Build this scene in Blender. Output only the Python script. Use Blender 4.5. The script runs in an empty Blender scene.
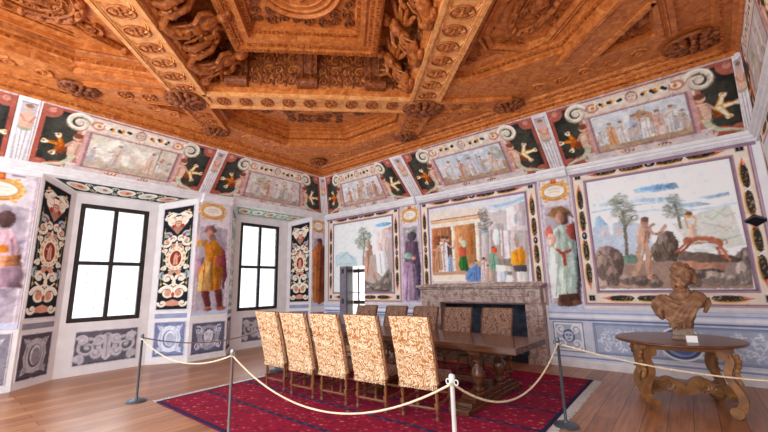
import bpy, bmesh, math, random
import numpy as np
from mathutils import Vector, Matrix
from mathutils.geometry import tessellate_polygon
PI = math.pi
scene = bpy.context.scene
COL = scene.collection
V = Vector

# ---------------------------------------------------------------- helpers
def srgb(h):
    if isinstance(h, str):
        h = tuple(int(h[i:i+2], 16)/255 for i in (0, 2, 4))
    return np.array(h, float)
def lin(h):
    c = srgb(h)
    return np.where(c <= .04045, c/12.92, ((c+.055)/1.055)**2.4)

def tag(o, label=None, cat=None, group=None, kind=None):
    if label: o['label'] = label
    if cat: o['category'] = cat
    if group: o['group'] = group
    if kind: o['kind'] = kind
    return o
def empty(name, loc=(0, 0, 0), rz=0):
    o = bpy.data.objects.new(name, None); COL.objects.link(o)
    o.location = loc; o.rotation_euler = (0, 0, rz); o.empty_display_size = .1
    return o
def link(name, me, mat, parent=None):
    o = bpy.data.objects.new(name, me); COL.objects.link(o)
    if mat and not me.materials: me.materials.append(mat)
    if parent: o.parent = parent
    return o
def copy_tree(o, parent=None):
    c = o.copy(); COL.objects.link(c); c.parent = parent
    for ch in list(o.children): copy_tree(ch, c)
    return c

class MB:
    """collects vertices and faces for ONE mesh object"""
    def __init__(s): s.v = []; s.f = []
    def add(s, vs, fs, M=None):
        b = len(s.v)
        s.v += [tuple(M @ V(p)) if M else tuple(p) for p in vs]
        s.f += [tuple(i+b for i in f) for f in fs]
        return s
    def box(s, c, d, rz=0, M=None):
        x, y, z = (k/2 for k in d); R = Matrix.Rotation(rz, 3, 'Z'); c = V(c)
        vs = [R @ V((a*x, b*y, e*z)) + c for a in (-1, 1) for b in (-1, 1) for e in (-1, 1)]
        return s.add(vs, [(0,1,3,2),(4,6,7,5),(0,4,5,1),(2,3,7,6),(0,2,6,4),(1,5,7,3)], M)
    def hexa(s, b, t):
        n = len(b); vs = list(b)+list(t)
        return s.add(vs, [tuple(reversed(range(n))), tuple(range(n, 2*n))] + [(i, (i+1) % n, n+(i+1) % n, n+i) for i in range(n)])
    def prism(s, poly, o, e1, e2, nrm, h):
        """polygon in the (e1,e2) plane at o, extruded by nrm*h"""
        o, e1, e2, nrm = V(o), V(e1), V(e2), V(nrm)
        b = [o+e1*x+e2*y for x, y in poly]; t = [p+nrm*h for p in b]
        n = len(poly)
        tri = tessellate_polygon([[V((x, y, 0)) for x, y in poly]])
        fs = [tuple(reversed(k)) for k in tri] + [tuple(i+n for i in k) for k in tri]
        fs += [(i, (i+1) % n, n+(i+1) % n, n+i) for i in range(n)]
        return s.add(b+t, fs)
    def tube(s, pts, r, n=8, closed=False, cap=True):
        pts = [V(p) for p in pts]; m = len(pts)
        rr = r if hasattr(r, '__len__') else [r]*m
        ref = None; vs = []
        for i, p in enumerate(pts):
            a = pts[(i-1) % m] if closed else pts[max(i-1, 0)]
            b = pts[(i+1) % m] if closed else pts[min(i+1, m-1)]
            t = (b-a)
            t = t.normalized() if t.length > 1e-9 else V((0, 0, 1))
            if ref is None:
                ref = V((0, 0, 1)) if abs(t.z) < .9 else V((1, 0, 0))
            u = (ref - t*ref.dot(t))
            u = u.normalized() if u.length > 1e-6 else t.orthogonal().normalized()
            w = t.cross(u); ref = u
            vs += [p + (u*math.cos(2*PI*k/n) + w*math.sin(2*PI*k/n))*rr[i] for k in range(n)]
        fs = []
        for i in range(m if closed else m-1):
            j = (i+1) % m
            fs += [(i*n+k, i*n+(k+1) % n, j*n+(k+1) % n, j*n+k) for k in range(n)]
        if cap and not closed:
            fs += [tuple(reversed(range(n))), tuple(range((m-1)*n, m*n))]
        return s.add(vs, fs)
    def lathe(s, prof, c=(0, 0, 0), n=16, M=None):
        c = V(c); vs = []
        for r, z in prof:
            vs += [c+V((r*math.cos(2*PI*k/n), r*math.sin(2*PI*k/n), z)) for k in range(n)]
        m = len(prof)
        fs = [(i*n+k, i*n+(k+1) % n, (i+1)*n+(k+1) % n, (i+1)*n+k) for i in range(m-1) for k in range(n)]
        fs += [tuple(reversed(range(n))), tuple(range((m-1)*n, m*n))]
        return s.add(vs, fs, M)
    def ell(s, c, r, R=None, nu=10, nv=7):
        c = V(c); vs = []; fs = []
        for j in range(nv+1):
            ph = PI*j/nv
            for i in range(nu):
                th = 2*PI*i/nu
                p = V((r[0]*math.sin(ph)*math.cos(th), r[1]*math.sin(ph)*math.sin(th), r[2]*math.cos(ph)))
                vs.append(c + (R @ p if R else p))
        for j in range(nv):
            for i in range(nu):
                a, b = j*nu+i, j*nu+(i+1) % nu
                fs.append((a, a+nu, b+nu, b) if 0 < j < nv-1 else ((a, a+nu, b+nu) if j == 0 else (a, a+nu, b)))
        return s.add(vs, fs)
    def strip(s, A, B, closed=True):
        n = len(A)
        return s.add(list(A)+list(B), [(i, (i+1) % n, n+(i+1) % n, n+i) for i in range(n if closed else n-1)])
    def build(s, name, mat, parent=None, smooth=False, bevel=0, sub=0):
        me = bpy.data.meshes.new(name); me.from_pydata([tuple(p) for p in s.v], [], s.f); me.update()
        bm = bmesh.new(); bm.from_mesh(me)
        bmesh.ops.remove_doubles(bm, verts=bm.verts, dist=1e-5)
        bmesh.ops.recalc_face_normals(bm, faces=bm.faces); bm.to_mesh(me); bm.free()
        if smooth:
            me.polygons.foreach_set('use_smooth', [True]*len(me.polygons))
            me.set_sharp_from_angle(angle=math.radians(40 if smooth is True else smooth))
        o = link(name, me, mat, parent)
        if bevel:
            b = o.modifiers.new('bevel', 'BEVEL'); b.width = bevel; b.segments = 2; b.limit_method = 'ANGLE'
        if sub:
            b = o.modifiers.new('sub', 'SUBSURF'); b.levels = sub; b.render_levels = sub
        return o

# ---------------------------------------------------------------- materials
def newmat(name):
    m = bpy.data.materials.new(name); m.use_nodes = True
    nt = m.node_tree; b = nt.nodes['Principled BSDF']
    return m, nt, b
def N(nt, t, **kw):
    n = nt.nodes.new(t)
    for k, v in kw.items():
        if k in n.inputs: n.inputs[k].default_value = v
        else: setattr(n, k, v)
    return n
def ramp(nt, fac, stops):
    r = nt.nodes.new('ShaderNodeValToRGB'); nt.links.new(fac, r.inputs[0])
    e = r.color_ramp.elements
    while len(e) < len(stops): e.new(.5)
    for i, (p, c) in enumerate(stops):
        e[i].position = p; e[i].color = (*lin(c), 1)
    return r.outputs[0]
def noise_mat(name, stops, scale=(4, 4, 4), rough=.6, nscale=1.0, detail=6, bump=0., metal=0., dist=0., spec=.3, coord='Object', bdist=.02):
    m, nt, b = newmat(name)
    tc = N(nt, 'ShaderNodeTexCoord'); mp = N(nt, 'ShaderNodeMapping'); mp.inputs['Scale'].default_value = scale
    nt.links.new(tc.outputs[coord], mp.inputs[0])
    nz = N(nt, 'ShaderNodeTexNoise', Scale=nscale, Detail=detail, Distortion=dist); nt.links.new(mp.outputs[0], nz.inputs['Vector'])
    nt.links.new(ramp(nt, nz.outputs['Fac'], stops), b.inputs['Base Color'])
    b.inputs['Roughness'].default_value = rough; b.inputs['Metallic'].default_value = metal
    b.inputs['Specular IOR Level'].default_value = spec
    if bump:
        bp = N(nt, 'ShaderNodeBump', Strength=bump, Distance=bdist); nt.links.new(nz.outputs['Fac'], bp.inputs['Height']); nt.links.new(bp.outputs[0], b.inputs['Normal'])
    return m
M = {}
M['plaster'] = noise_mat('plaster', [(.3, 'e2e0e2'), (.7, 'efedee')], (3, 3, 3), .8, 1.5, 8, .08)
M['lilac'] = noise_mat('lilac_stone', [(.3, 'a58b96'), (.7, 'b49aa4')], (5, 5, 5), .7, 1.5)
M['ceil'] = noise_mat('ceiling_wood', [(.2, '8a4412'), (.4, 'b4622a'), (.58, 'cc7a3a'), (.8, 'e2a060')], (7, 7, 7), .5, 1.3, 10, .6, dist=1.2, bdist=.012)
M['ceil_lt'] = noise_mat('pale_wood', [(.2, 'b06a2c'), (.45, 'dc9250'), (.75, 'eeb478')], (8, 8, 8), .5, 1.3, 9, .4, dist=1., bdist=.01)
M['ceil_dk'] = noise_mat('carved_wood', [(.2, '542408'), (.45, '984c1a'), (.7, 'c87838')], (10, 10, 10), .45, 1.6, 9, .7, dist=.8, bdist=.014)  # carvings darker than the plain timber, ceiling shade put into the colour
M['ceil_deep'] = noise_mat('dark_carved_wood', [(.2, '3c1a0a'), (.45, '743818'), (.7, 'a85e2c')], (12, 12, 12), .4, 1.6, 9, .8, dist=.8, bdist=.014)  # old dark wood, deepened further to carry the shadows of the carving
M['walnut'] = noise_mat('walnut', [(.25, '44281a'), (.55, '623c28'), (.8, '7c5238')], (1.5, 14, 14), .18, 1.6, 7, .05, dist=.5, spec=.5)
M['chairwood'] = noise_mat('chair_wood', [(.25, '5a3420'), (.55, '7a4a2c'), (.8, '946038')], (12, 12, 3), .35, 1.6, 7, .05)
M['tablewood'] = noise_mat('carved_table_wood', [(.25, '62402a'), (.55, '8e6038'), (.8, 'ac7c4a')], (5, 5, 5), .4, 1.6, 7, .1, dist=.5)
M['topwood'] = noise_mat('table_top_wood', [(.25, '50301f'), (.55, '6b4029'), (.8, '7d4e33')], (2, 12, 12), .28, 1.6, 7, .05, dist=.4, spec=.5)
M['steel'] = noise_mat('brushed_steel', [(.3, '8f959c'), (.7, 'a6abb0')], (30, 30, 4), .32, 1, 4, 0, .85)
M['litsteel'] = noise_mat('lit_steel', [(.3, 'd4d4d2'), (.7, 'e2e2e0')], (30, 30, 4), .35, 1, 4, 0, .2)  # brighter copy of the post steel, strong light put into the colour
M['shadesteel'] = noise_mat('shaded_steel', [(.3, '525c66'), (.7, '66707a')], (30, 30, 4), .35, 1, 4, 0, .6)  # same post steel, its backlit shade darkened into the colour
M['iron'] = noise_mat('window_iron', [(.3, '2a2322'), (.7, '3a3230')], (10, 10, 10), .5)
M['lead'] = noise_mat('window_lead', [(.3, '5a5866'), (.7, '706e7c')], (10, 10, 10), .5)
M['rope'] = noise_mat('cream_rope', [(.3, 'cdb998'), (.7, 'eadcc2')], (60, 60, 60), .8, 1, 3, .3)
M['brownrope'] = noise_mat('brown_rope', [(.3, '7c6250'), (.7, '98806c')], (60, 60, 60), .8, 1, 3, .3)
M['bust'] = noise_mat('terracotta', [(.25, '684530'), (.55, '92694c'), (.8, 'bb9068')], (9, 9, 9), .6, 1.5, 8, .35, dist=.4, bdist=.01)
M['socle'] = noise_mat('socle_stone', [(.3, '7c6655'), (.7, '988070')], (12, 12, 12), .6, 1.5)
M['card'] = noise_mat('white_card', [(.3, 'eeeeee'), (.7, 'f6f6f6')], (9, 9, 9), .6)
M['dark'] = noise_mat('dark_paint', [(.3, '2c2a2e'), (.7, '3a383c')], (9, 9, 9), .7)
M['firebox'] = noise_mat('sooty_brick', [(.3, '2c303c'), (.7, '4c5262')], (6, 6, 6), .9, 1.5, 6, .3)
M['door'] = noise_mat('dark_door', [(.3, '1c1210'), (.7, '2c1e1a')], (20, 20, 2), .5, 1.5)
M['doorpaint'] = noise_mat('lavender_paint', [(.3, '6e6678'), (.7, '847c8a')], (9, 9, 9), .7, 1.5)
M['fringe'] = noise_mat('pale_fringe', [(.3, 'b4b0b0'), (.7, 'd6d2cc')], (30, 30, 30), .9)
M['trimw'] = noise_mat('pale_trim', [(.3, 'dcdadd'), (.7, 'eeecee')], (5, 5, 5), .7, 1.5, 6)
M['trimp'] = noise_mat('mauve_trim', [(.3, '8c6f80'), (.7, 'a0849a')], (5, 5, 5), .7, 1.5, 6)

def paint_mat():
    m, nt, b = newmat('fresco_paint')
    at = N(nt, 'ShaderNodeAttribute', attribute_name='paint')
    nt.links.new(at.outputs['Color'], b.inputs['Base Color'])
    b.inputs['Roughness'].default_value = .75; b.inputs['Specular IOR Level'].default_value = .2
    tc = N(nt, 'ShaderNodeTexCoord'); nz = N(nt, 'ShaderNodeTexNoise', Scale=14., Detail=5.)
    nt.links.new(tc.outputs['Object'], nz.inputs['Vector'])
    bp = N(nt, 'ShaderNodeBump', Strength=.08, Distance=.02); nt.links.new(nz.outputs['Fac'], bp.inputs['Height']); nt.links.new(bp.outputs[0], b.inputs['Normal'])
    return m
M['paint'] = paint_mat()
def rug_mat():
    m, nt, b = newmat('carpet_wool')
    at = N(nt, 'ShaderNodeAttribute', attribute_name='paint')
    nt.links.new(at.outputs['Color'], b.inputs['Base Color'])
    b.inputs['Roughness'].default_value = .95; b.inputs['Specular IOR Level'].default_value = .05
    b.inputs['Sheen Weight'].default_value = .02
    tc = N(nt, 'ShaderNodeTexCoord'); nz = N(nt, 'ShaderNodeTexNoise', Scale=160., Detail=2.)
    nt.links.new(tc.outputs['Object'], nz.inputs['Vector'])
    bp = N(nt, 'ShaderNodeBump', Strength=.5, Distance=.01); nt.links.new(nz.outputs['Fac'], bp.inputs['Height']); nt.links.new(bp.outputs[0], b.inputs['Normal'])
    return m
M['rug'] = rug_mat()
def damask(name, lo, mid, hi, scale=9.):
    m, nt, b = newmat(name)
    tc = N(nt, 'ShaderNodeTexCoord')
    nz = N(nt, 'ShaderNodeTexNoise', Scale=scale, Detail=1.2, Distortion=2.2); nt.links.new(tc.outputs['Object'], nz.inputs['Vector'])
    m1 = N(nt, 'ShaderNodeMath', operation='MULTIPLY'); nt.links.new(nz.outputs['Fac'], m1.inputs[0]); m1.inputs[1].default_value = 34.
    m2 = N(nt, 'ShaderNodeMath', operation='SINE'); nt.links.new(m1.outputs[0], m2.inputs[0])
    n2 = N(nt, 'ShaderNodeTexNoise', Scale=scale*3, Detail=4.); nt.links.new(tc.outputs['Object'], n2.inputs['Vector'])
    m3 = N(nt, 'ShaderNodeMath', operation='MULTIPLY_ADD'); nt.links.new(m2.outputs[0], m3.inputs[0]); m3.inputs[1].default_value = .3; nt.links.new(n2.outputs['Fac'], m3.inputs[2])
    nt.links.new(ramp(nt, m3.outputs[0], [(.2, lo), (.45, mid), (.6, hi), (.85, hi)]), b.inputs['Base Color'])
    b.inputs['Roughness'].default_value = .7; b.inputs['Sheen Weight'].default_value = .1
    bp = N(nt, 'ShaderNodeBump', Strength=.25, Distance=.01); nt.links.new(m3.outputs[0], bp.inputs['Height']); nt.links.new(bp.outputs[0], b.inputs['Normal'])
    return m
M['brocade'] = damask('gold_brocade', 'b06c34', 'cf9050', 'ecd8b4', 7.)
M['leather'] = damask('brown_stamped_velvet', '5a3a28', '785440', '94705a', 6.)
def floor_mat():
    m, nt, b = newmat('floor_planks')
    tc = N(nt, 'ShaderNodeTexCoord'); mp = N(nt, 'ShaderNodeMapping'); mp.inputs['Rotation'].default_value = (0, 0, PI/2)
    nt.links.new(tc.outputs['Object'], mp.inputs[0])
    bk = N(nt, 'ShaderNodeTexBrick', Scale=1.); bk.offset = .37; bk.inputs['Brick Width'].default_value = 4.2; bk.inputs['Row Height'].default_value = .23
    bk.inputs['Mortar Size'].default_value = .004; bk.inputs['Mortar Smooth'].default_value = .3; bk.inputs['Bias'].default_value = 0.
    bk.inputs['Color1'].default_value = (*lin('a87048'), 1); bk.inputs['Color2'].default_value = (*lin('d09a70'), 1); bk.inputs['Mortar'].default_value = (*lin('4a3026'), 1)
    nt.links.new(mp.outputs[0], bk.inputs['Vector'])
    mp2 = N(nt, 'ShaderNodeMapping'); mp2.inputs['Scale'].default_value = (16, 1.2, 1); nt.links.new(tc.outputs['Object'], mp2.inputs[0])
    nz = N(nt, 'ShaderNodeTexNoise', Scale=1.6, Detail=7., Distortion=.6); nt.links.new(mp2.outputs[0], nz.inputs['Vector'])
    g = ramp(nt, nz.outputs['Fac'], [(.3, '9c8478'), (.55, 'e0d4cc'), (.75, 'ffffff')])
    mx = N(nt, 'ShaderNodeMix', data_type='RGBA', blend_type='MULTIPLY'); mx.inputs['Factor'].default_value = .75
    nt.links.new(bk.outputs['Color'], mx.inputs['A']); nt.links.new(g, mx.inputs['B']); nt.links.new(mx.outputs['Result'], b.inputs['Base Color'])
    rr = N(nt, 'ShaderNodeMapRange'); nt.links.new(nz.outputs['Fac'], rr.inputs[0]); rr.inputs['To Min'].default_value = .24; rr.inputs['To Max'].default_value = .42
    nt.links.new(rr.outputs[0], b.inputs['Roughness']); b.inputs['Specular IOR Level'].default_value = .55
    bp = N(nt, 'ShaderNodeBump', Strength=.12, Distance=.01); nt.links.new(bk.outputs['Fac'], bp.inputs['Height']); bp.invert = True; nt.links.new(bp.outputs[0], b.inputs['Normal'])
    return m
M['floor'] = floor_mat()
def marble():
    m, nt, b = newmat('veined_marble')
    tc = N(nt, 'ShaderNodeTexCoord')
    nz = N(nt, 'ShaderNodeTexNoise', Scale=3.2, Detail=9., Distortion=2.2); nt.links.new(tc.outputs['Object'], nz.inputs['Vector'])
    nt.links.new(ramp(nt, nz.outputs['Fac'], [(.2, '6c4e44'), (.42, '987a70'), (.52, 'c0aaa0'), (.6, '8e6e64'), (.8, 'a89088')]), b.inputs['Base Color'])
    b.inputs['Roughness'].default_value = .45
    return m
M['marble'] = marble()
def glass_mat():
    m, nt, b = newmat('window_glass')
    out = nt.nodes['Material Output']; nt.nodes.remove(b)
    t = N(nt, 'ShaderNodeBsdfTransparent'); t.inputs[0].default_value = (.6, .61, .62, 1)
    g = N(nt, 'ShaderNodeBsdfGlossy'); g.inputs['Roughness'].default_value = .1
    mx = N(nt, 'ShaderNodeMixShader'); mx.inputs[0].default_value = .06
    nt.links.new(t.outputs[0], mx.inputs[1]); nt.links.new(g.outputs[0], mx.inputs[2]); nt.links.new(mx.outputs[0], out.inputs[0])
    return m
M['glass'] = glass_mat()

# ---------------------------------------------------------------- fresco canvas
RNG = np.random.default_rng(7)
def vnoise(ny, nx, cell, seed=0, octv=3):
    r = np.random.default_rng(seed); out = np.zeros((ny, nx)); amp = 1; tot = 0
    for o in range(octv):
        c = max(cell/(2**o), 1.01)
        gy, gx = int(ny/c)+3, int(nx/c)+3
        g = r.random((gy, gx))
        y = np.arange(ny)/c; x = np.arange(nx)/c
        yi = y.astype(int); xi = x.astype(int); fy = y-yi; fx = x-xi
        fy = (fy*fy*(3-2*fy))[:, None]; fx = (fx*fx*(3-2*fx))[None, :]
        a = g[yi][:, xi]; b = g[yi][:, xi+1]; c2 = g[yi+1][:, xi]; d = g[yi+1][:, xi+1]
        out += amp*((a*(1-fx)+b*fx)*(1-fy)+(c2*(1-fx)+d*fx)*fy); tot += amp; amp *= .55
    return out/tot
class CV:
    def __init__(s, w, h, bg, res=.011):
        s.w, s.h = w, h
        s.nx, s.ny = max(int(round(w/res)), 4)+1, max(int(round(h/res)), 4)+1
        s.x = np.linspace(0, w, s.nx); s.y = np.linspace(0, h, s.ny); s.p = w/(s.nx-1)
        s.A = np.zeros((s.ny, s.nx, 3)); s.A[:] = srgb(bg)
    def _sl(s, x0, x1, y0, y1):
        m = s.p*1.5
        i0, i1 = np.searchsorted(s.x, [x0-m, x1+m]); j0, j1 = np.searchsorted(s.y, [y0-m, y1+m])
        if i1 <= i0 or j1 <= j0: return None
        X, Y = np.meshgrid(s.x[i0:i1], s.y[j0:j1])
        return slice(j0, j1), slice(i0, i1), X, Y
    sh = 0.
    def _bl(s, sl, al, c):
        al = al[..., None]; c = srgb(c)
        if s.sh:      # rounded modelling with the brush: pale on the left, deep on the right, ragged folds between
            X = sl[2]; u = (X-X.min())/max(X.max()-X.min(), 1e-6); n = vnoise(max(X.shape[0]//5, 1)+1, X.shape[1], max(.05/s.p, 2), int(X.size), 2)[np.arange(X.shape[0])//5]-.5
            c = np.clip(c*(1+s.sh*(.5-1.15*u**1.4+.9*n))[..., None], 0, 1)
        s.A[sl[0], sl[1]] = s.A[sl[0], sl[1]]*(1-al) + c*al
    def poly(s, c, pts, a=1.):
        P = np.array(pts, float); sl = s._sl(P[:, 0].min(), P[:, 0].max(), P[:, 1].min(), P[:, 1].max())
        if sl is None: return s
        X, Y = sl[2], sl[3]; ins = np.zeros(X.shape, bool); D = np.full(X.shape, 1e9)
        for k in range(len(P)):
            (x0, y0), (x1, y1) = P[k], P[(k+1) % len(P)]
            if y0 != y1:
                ins ^= ((Y < y0) != (Y < y1)) & (X < (x1-x0)*(Y-y0)/(y1-y0)+x0)
            dx, dy = x1-x0, y1-y0; L = dx*dx+dy*dy+1e-12
            t = np.clip(((X-x0)*dx+(Y-y0)*dy)/L, 0, 1)
            D = np.minimum(D, (X-x0-t*dx)**2+(Y-y0-t*dy)**2)
        sd = np.sqrt(D)*np.where(ins, 1, -1)
        s._bl(sl, np.clip(.5+sd/s.p, 0, 1)*a, c); return s
    def rect(s, c, x0, y0, x1, y1, a=1.):
        return s.poly(c, [(x0, y0), (x1, y0), (x1, y1), (x0, y1)], a)
    def frame(s, c, x0, y0, x1, y1, t, a=1.):
        s.rect(c, x0, y0, x1, y0+t, a); s.rect(c, x0, y1-t, x1, y1, a); s.rect(c, x0, y0, x0+t, y1, a); s.rect(c, x1-t, y0, x1, y1, a); return s
    def ell(s, c, x, y, rx, ry, a=1., rot=0.):
        R = max(rx, ry); sl = s._sl(x-R, x+R, y-R, y+R)
        if sl is None: return s
        dx, dy = sl[2]-x, sl[3]-y
        if rot: dx, dy = dx*math.cos(rot)+dy*math.sin(rot), -dx*math.sin(rot)+dy*math.cos(rot)
        d = (1-np.sqrt((dx/rx)**2+(dy/ry)**2))*min(rx, ry)
        s._bl(sl, np.clip(.5+d/s.p, 0, 1)*a, c); return s
    def ring(s, c, x, y, rx, ry, t, a=1.):
        R = max(rx, ry)+t; sl = s._sl(x-R, x+R, y-R, y+R)
        if sl is None: return s
        d = np.abs(np.sqrt(((sl[2]-x)/rx)**2+((sl[3]-y)/ry)**2)-1)*min(rx, ry)
        s._bl(sl, np.clip(.5+(t/2-d)/s.p, 0, 1)*a, c); return s
    def line(s, c, pts, w, a=1., taper=None):
        P = np.array(pts, float); sl = s._sl(P[:, 0].min()-w, P[:, 0].max()+w, P[:, 1].min()-w, P[:, 1].max()+w)
        if sl is None: return s
        X, Y = sl[2], sl[3]; B = np.full(X.shape, -1e9); n = len(P)-1
        for k in range(n):
            (x0, y0), (x1, y1) = P[k], P[k+1]; dx, dy = x1-x0, y1-y0; L = dx*dx+dy*dy+1e-12
            t = np.clip(((X-x0)*dx+(Y-y0)*dy)/L, 0, 1)
            ww = w if taper is None else w*(1+(taper-1)*(k+t)/n)
            B = np.maximum(B, ww/2-np.sqrt((X-x0-t*dx)**2+(Y-y0-t*dy)**2))
        al = np.clip(.5+B/s.p, 0, 1)*min(1, max(w/s.p, .35))
        s._bl(sl, al*a, c); return s
    def volute(s, c, x, y, r, turns=1.6, w=.03, start=0., d=1, a=1., hi=None):
        k = int(14*turns)+4
        pts = [(x+r*(1-.86*i/k)*math.cos(start+d*2*PI*turns*i/k), y+r*(1-.86*i/k)*math.sin(start+d*2*PI*turns*i/k)) for i in range(k+1)]
        s.line(c, pts, w, a, .45)
        if hi: s.line(hi, [(px-.2*w, py+.2*w) for px, py in pts], w*.35, .8, .4)
        s.ell(c, x, y, w*.55, w*.55, a); return s
    def mir(s, axis=0):
        if axis == 0:
            h = s.nx//2; s.A[:, s.nx-h:] = s.A[:, :h][:, ::-1]
        return s
    def warp(s, amp, cell, seed=1):
        a = amp/s.p; c = cell/s.p
        dx = (vnoise(s.ny, s.nx, c, seed)-.5)*2*a; dy = (vnoise(s.ny, s.nx, c, seed+9)-.5)*2*a
        J, I = np.meshgrid(np.arange(s.ny), np.arange(s.nx), indexing='ij')
        s.A = s.A[np.clip((J+dy).round().astype(int), 0, s.ny-1), np.clip((I+dx).round().astype(int), 0, s.nx-1)]; return s
    def mottle(s, amt, cell=.12, seed=3, tint=None):
        n = vnoise(s.ny, s.nx, cell/s.p, seed, 5)-.5
        s.A = np.clip(s.A*(1+2*amt*n[..., None]), 0, 1)
        if tint is not None:
            k = np.clip((vnoise(s.ny, s.nx, cell*2/s.p, seed+5, 4)-.5)*2.4, 0, 1)[..., None]*.5
            s.A = s.A*(1-k)+srgb(tint)*k
        return s
    def blur(s, k=1):
        for _ in range(k):
            P = np.pad(s.A, ((1, 1), (1, 1), (0, 0)), 'edge'); s.A = (2*P[1:-1, 1:-1]+P[:-2, 1:-1]+P[2:, 1:-1]+P[1:-1, :-2]+P[1:-1, 2:])/6
        return s
    def blob(s, c, x, y, rx, ry, seed=0, n=26, a=.8, sz=.3, fl=None):
        r = random.Random(seed)
        for i in range(n):
            t = r.random()*2*PI; q = r.random()**.5
            f = .85+.35*r.random(); k = srgb(c)*f
            s.ell(np.clip(k, 0, 1), x+rx*q*math.cos(t), y+ry*q*math.sin(t), rx*sz*(.5+r.random()), ry*sz*(.4+.6*r.random())*(fl or 1), a, r.random()*3 if fl is None else (r.random()-.5)*.9)
        return s
    def spec(s, txt, sh=0.):
        for ln in txt.split('\n'):
            t = ln.split()
            if not t: continue
            n = [int(k)/1000 for k in t[2:]]
            if t[0] == 'P':
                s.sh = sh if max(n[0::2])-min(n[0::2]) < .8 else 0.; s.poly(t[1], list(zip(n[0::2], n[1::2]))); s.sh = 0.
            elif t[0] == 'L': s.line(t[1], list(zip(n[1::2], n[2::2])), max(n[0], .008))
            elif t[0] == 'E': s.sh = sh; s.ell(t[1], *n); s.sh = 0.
            elif t[0] == 'T': s.blob(t[1], n[0], n[1], n[2]*1.05, n[3]*1.05, seed=int(1e4*sum(n)) % 999, n=110, a=.5, sz=.2, fl=.4)
            elif t[0] == 'F': folk(s, n[0], n[1], n[2], t[1], seed=int(n[0]*1000))
            elif t[0] == 'B': s.boulder(t[1], *n)
        return s
    def boulder(s, c, x, y, rx, ry):
        r = random.Random(int(1e4*(x+y*3))); k = srgb(c)
        P = [(x+rx*(.85+.25*r.random())*math.cos(t*PI/5), y+ry*(.85+.25*r.random())*math.sin(t*PI/5)) for t in range(10)]
        s.poly(k*.6, [(a+.008, b-.01) for a, b in P]); s.poly(k*.82, P)
        q = lambda u, v: (x+rx*(u+.1*r.random()), y+ry*(v+.1*r.random()))
        s.poly(np.clip(k*1.12, 0, 1), [q(-.85, .1), q(-.45, .75), q(.1, .85), q(-.1, .2), q(-.5, -.1)], .85)
        s.poly(k, [q(-.1, .2), q(.1, .85), q(.6, .6), q(.4, 0)], .8); s.poly(k*.66, [q(.4, 0), q(.6, .6), q(.9, 0), q(.6, -.7), q(.2, -.6)], .8)
        s.poly(k*.74, [q(-.8, -.1), q(-.5, -.1), q(-.1, .2), q(.1, -.7), q(-.5, -.75)], .7)
        s.line(k*.5, [q(-.1, .2), q(.05, -.3), q(0, -.75)], .012, .7); s.line(np.clip(k*1.3, 0, 1), [q(-.45, .7), q(-.1, .25)], .012, .6)
        return s
    def strokes(s, dens=220, seed=1, L=.06, w=.016, amt=.3, a=.55):
        """brushwork: short strokes in lighter and darker tones of what is already there"""
        r = random.Random(seed); ph = vnoise(s.ny, s.nx, .35/s.p, seed+3)*7
        for i in range(int(dens*s.w*s.h)):
            x, y = r.random()*s.w, r.random()*s.h; j, k = int(y/s.h*(s.ny-1)), int(x/s.w*(s.nx-1))
            lum = float(s.A[j, k].mean()); am = amt*(1.25-1.05*lum); f = 1+am*(r.random()*2-1)*1.3; c = np.clip(s.A[j, k]*f+np.array((r.random()-.5, r.random()-.5, r.random()-.5))*.05, 0, 1)
            t = ph[j, k]+r.random()*1.2; l = L*(.4+r.random()); dx, dy = l*math.cos(t), l*math.sin(t)
            s.line(c, [(x-dx/2, y-dy/2), (x+.2*dy, y-.2*dx), (x+dx/2, y+dy/2)], w*(.5+r.random()), a, .5)
        return s
    def build(s, name, fn, parent=None, mat=None, skirt=None):
        """fn(x01, y01) -> arrays (...,3): where on the wall each point of the painting lies"""
        U, W = np.meshgrid(np.linspace(0, 1, s.nx), np.linspace(0, 1, s.ny))
        P = fn(U, W).reshape(-1, 3)
        n = s.nx*s.ny; idx = np.arange(n).reshape(s.ny, s.nx)
        F = np.stack([idx[:-1, :-1], idx[:-1, 1:], idx[1:, 1:], idx[1:, :-1]], -1).reshape(-1, 4)
        C = s.A.reshape(-1, 3)
        if mat is None: C = np.clip(.56+(C-.56)*1.12, .02, .97)
        if skirt is not None:
            rim = np.concatenate([idx[0, :], idx[1:, -1], idx[-1, -2::-1], idx[-2:0:-1, 0]]); m = len(rim)
            P = np.concatenate([P, P[rim]+np.array(skirt)]); C = np.concatenate([C, C[rim]])
            k = np.arange(m); k2 = (k+1) % m
            F = np.concatenate([F, np.stack([rim[k2], rim[k], n+k, n+k2], -1)])
        me = bpy.data.meshes.new(name)
        me.vertices.add(len(P)); me.vertices.foreach_set('co', P.astype(np.float32).ravel())
        me.loops.add(F.size); me.loops.foreach_set('vertex_index', F.astype(np.int32).ravel())
        me.polygons.add(len(F)); me.polygons.foreach_set('loop_start', np.arange(0, F.size, 4, dtype=np.int32))
        me.update(calc_edges=True)
        at = me.color_attributes.new('paint', 'FLOAT_COLOR', 'POINT')
        L = np.where(C <= .04045, C/12.92, ((C+.055)/1.055)**2.4)
        at.data.foreach_set('color', np.concatenate([L, np.ones((len(L), 1))], 1).astype(np.float32).ravel())
        return link(name, me, mat or M['paint'], parent)
def flat(o, ex, ey):
    o, ex, ey = (np.array(k, float) for k in (o, ex, ey))
    return lambda U, W: o + U[..., None]*ex + W[..., None]*ey
def quad(bl, br, tr, tl):
    bl, br, tr, tl = (np.array(k, float) for k in (bl, br, tr, tl))
    def f(U, W):
        U, W = U[..., None], W[..., None]
        return (bl*(1-U)+br*U)*(1-W)+(tl*(1-U)+tr*U)*W
    return f
WIN, EXPO = 30., 2.2
TR={}
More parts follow.
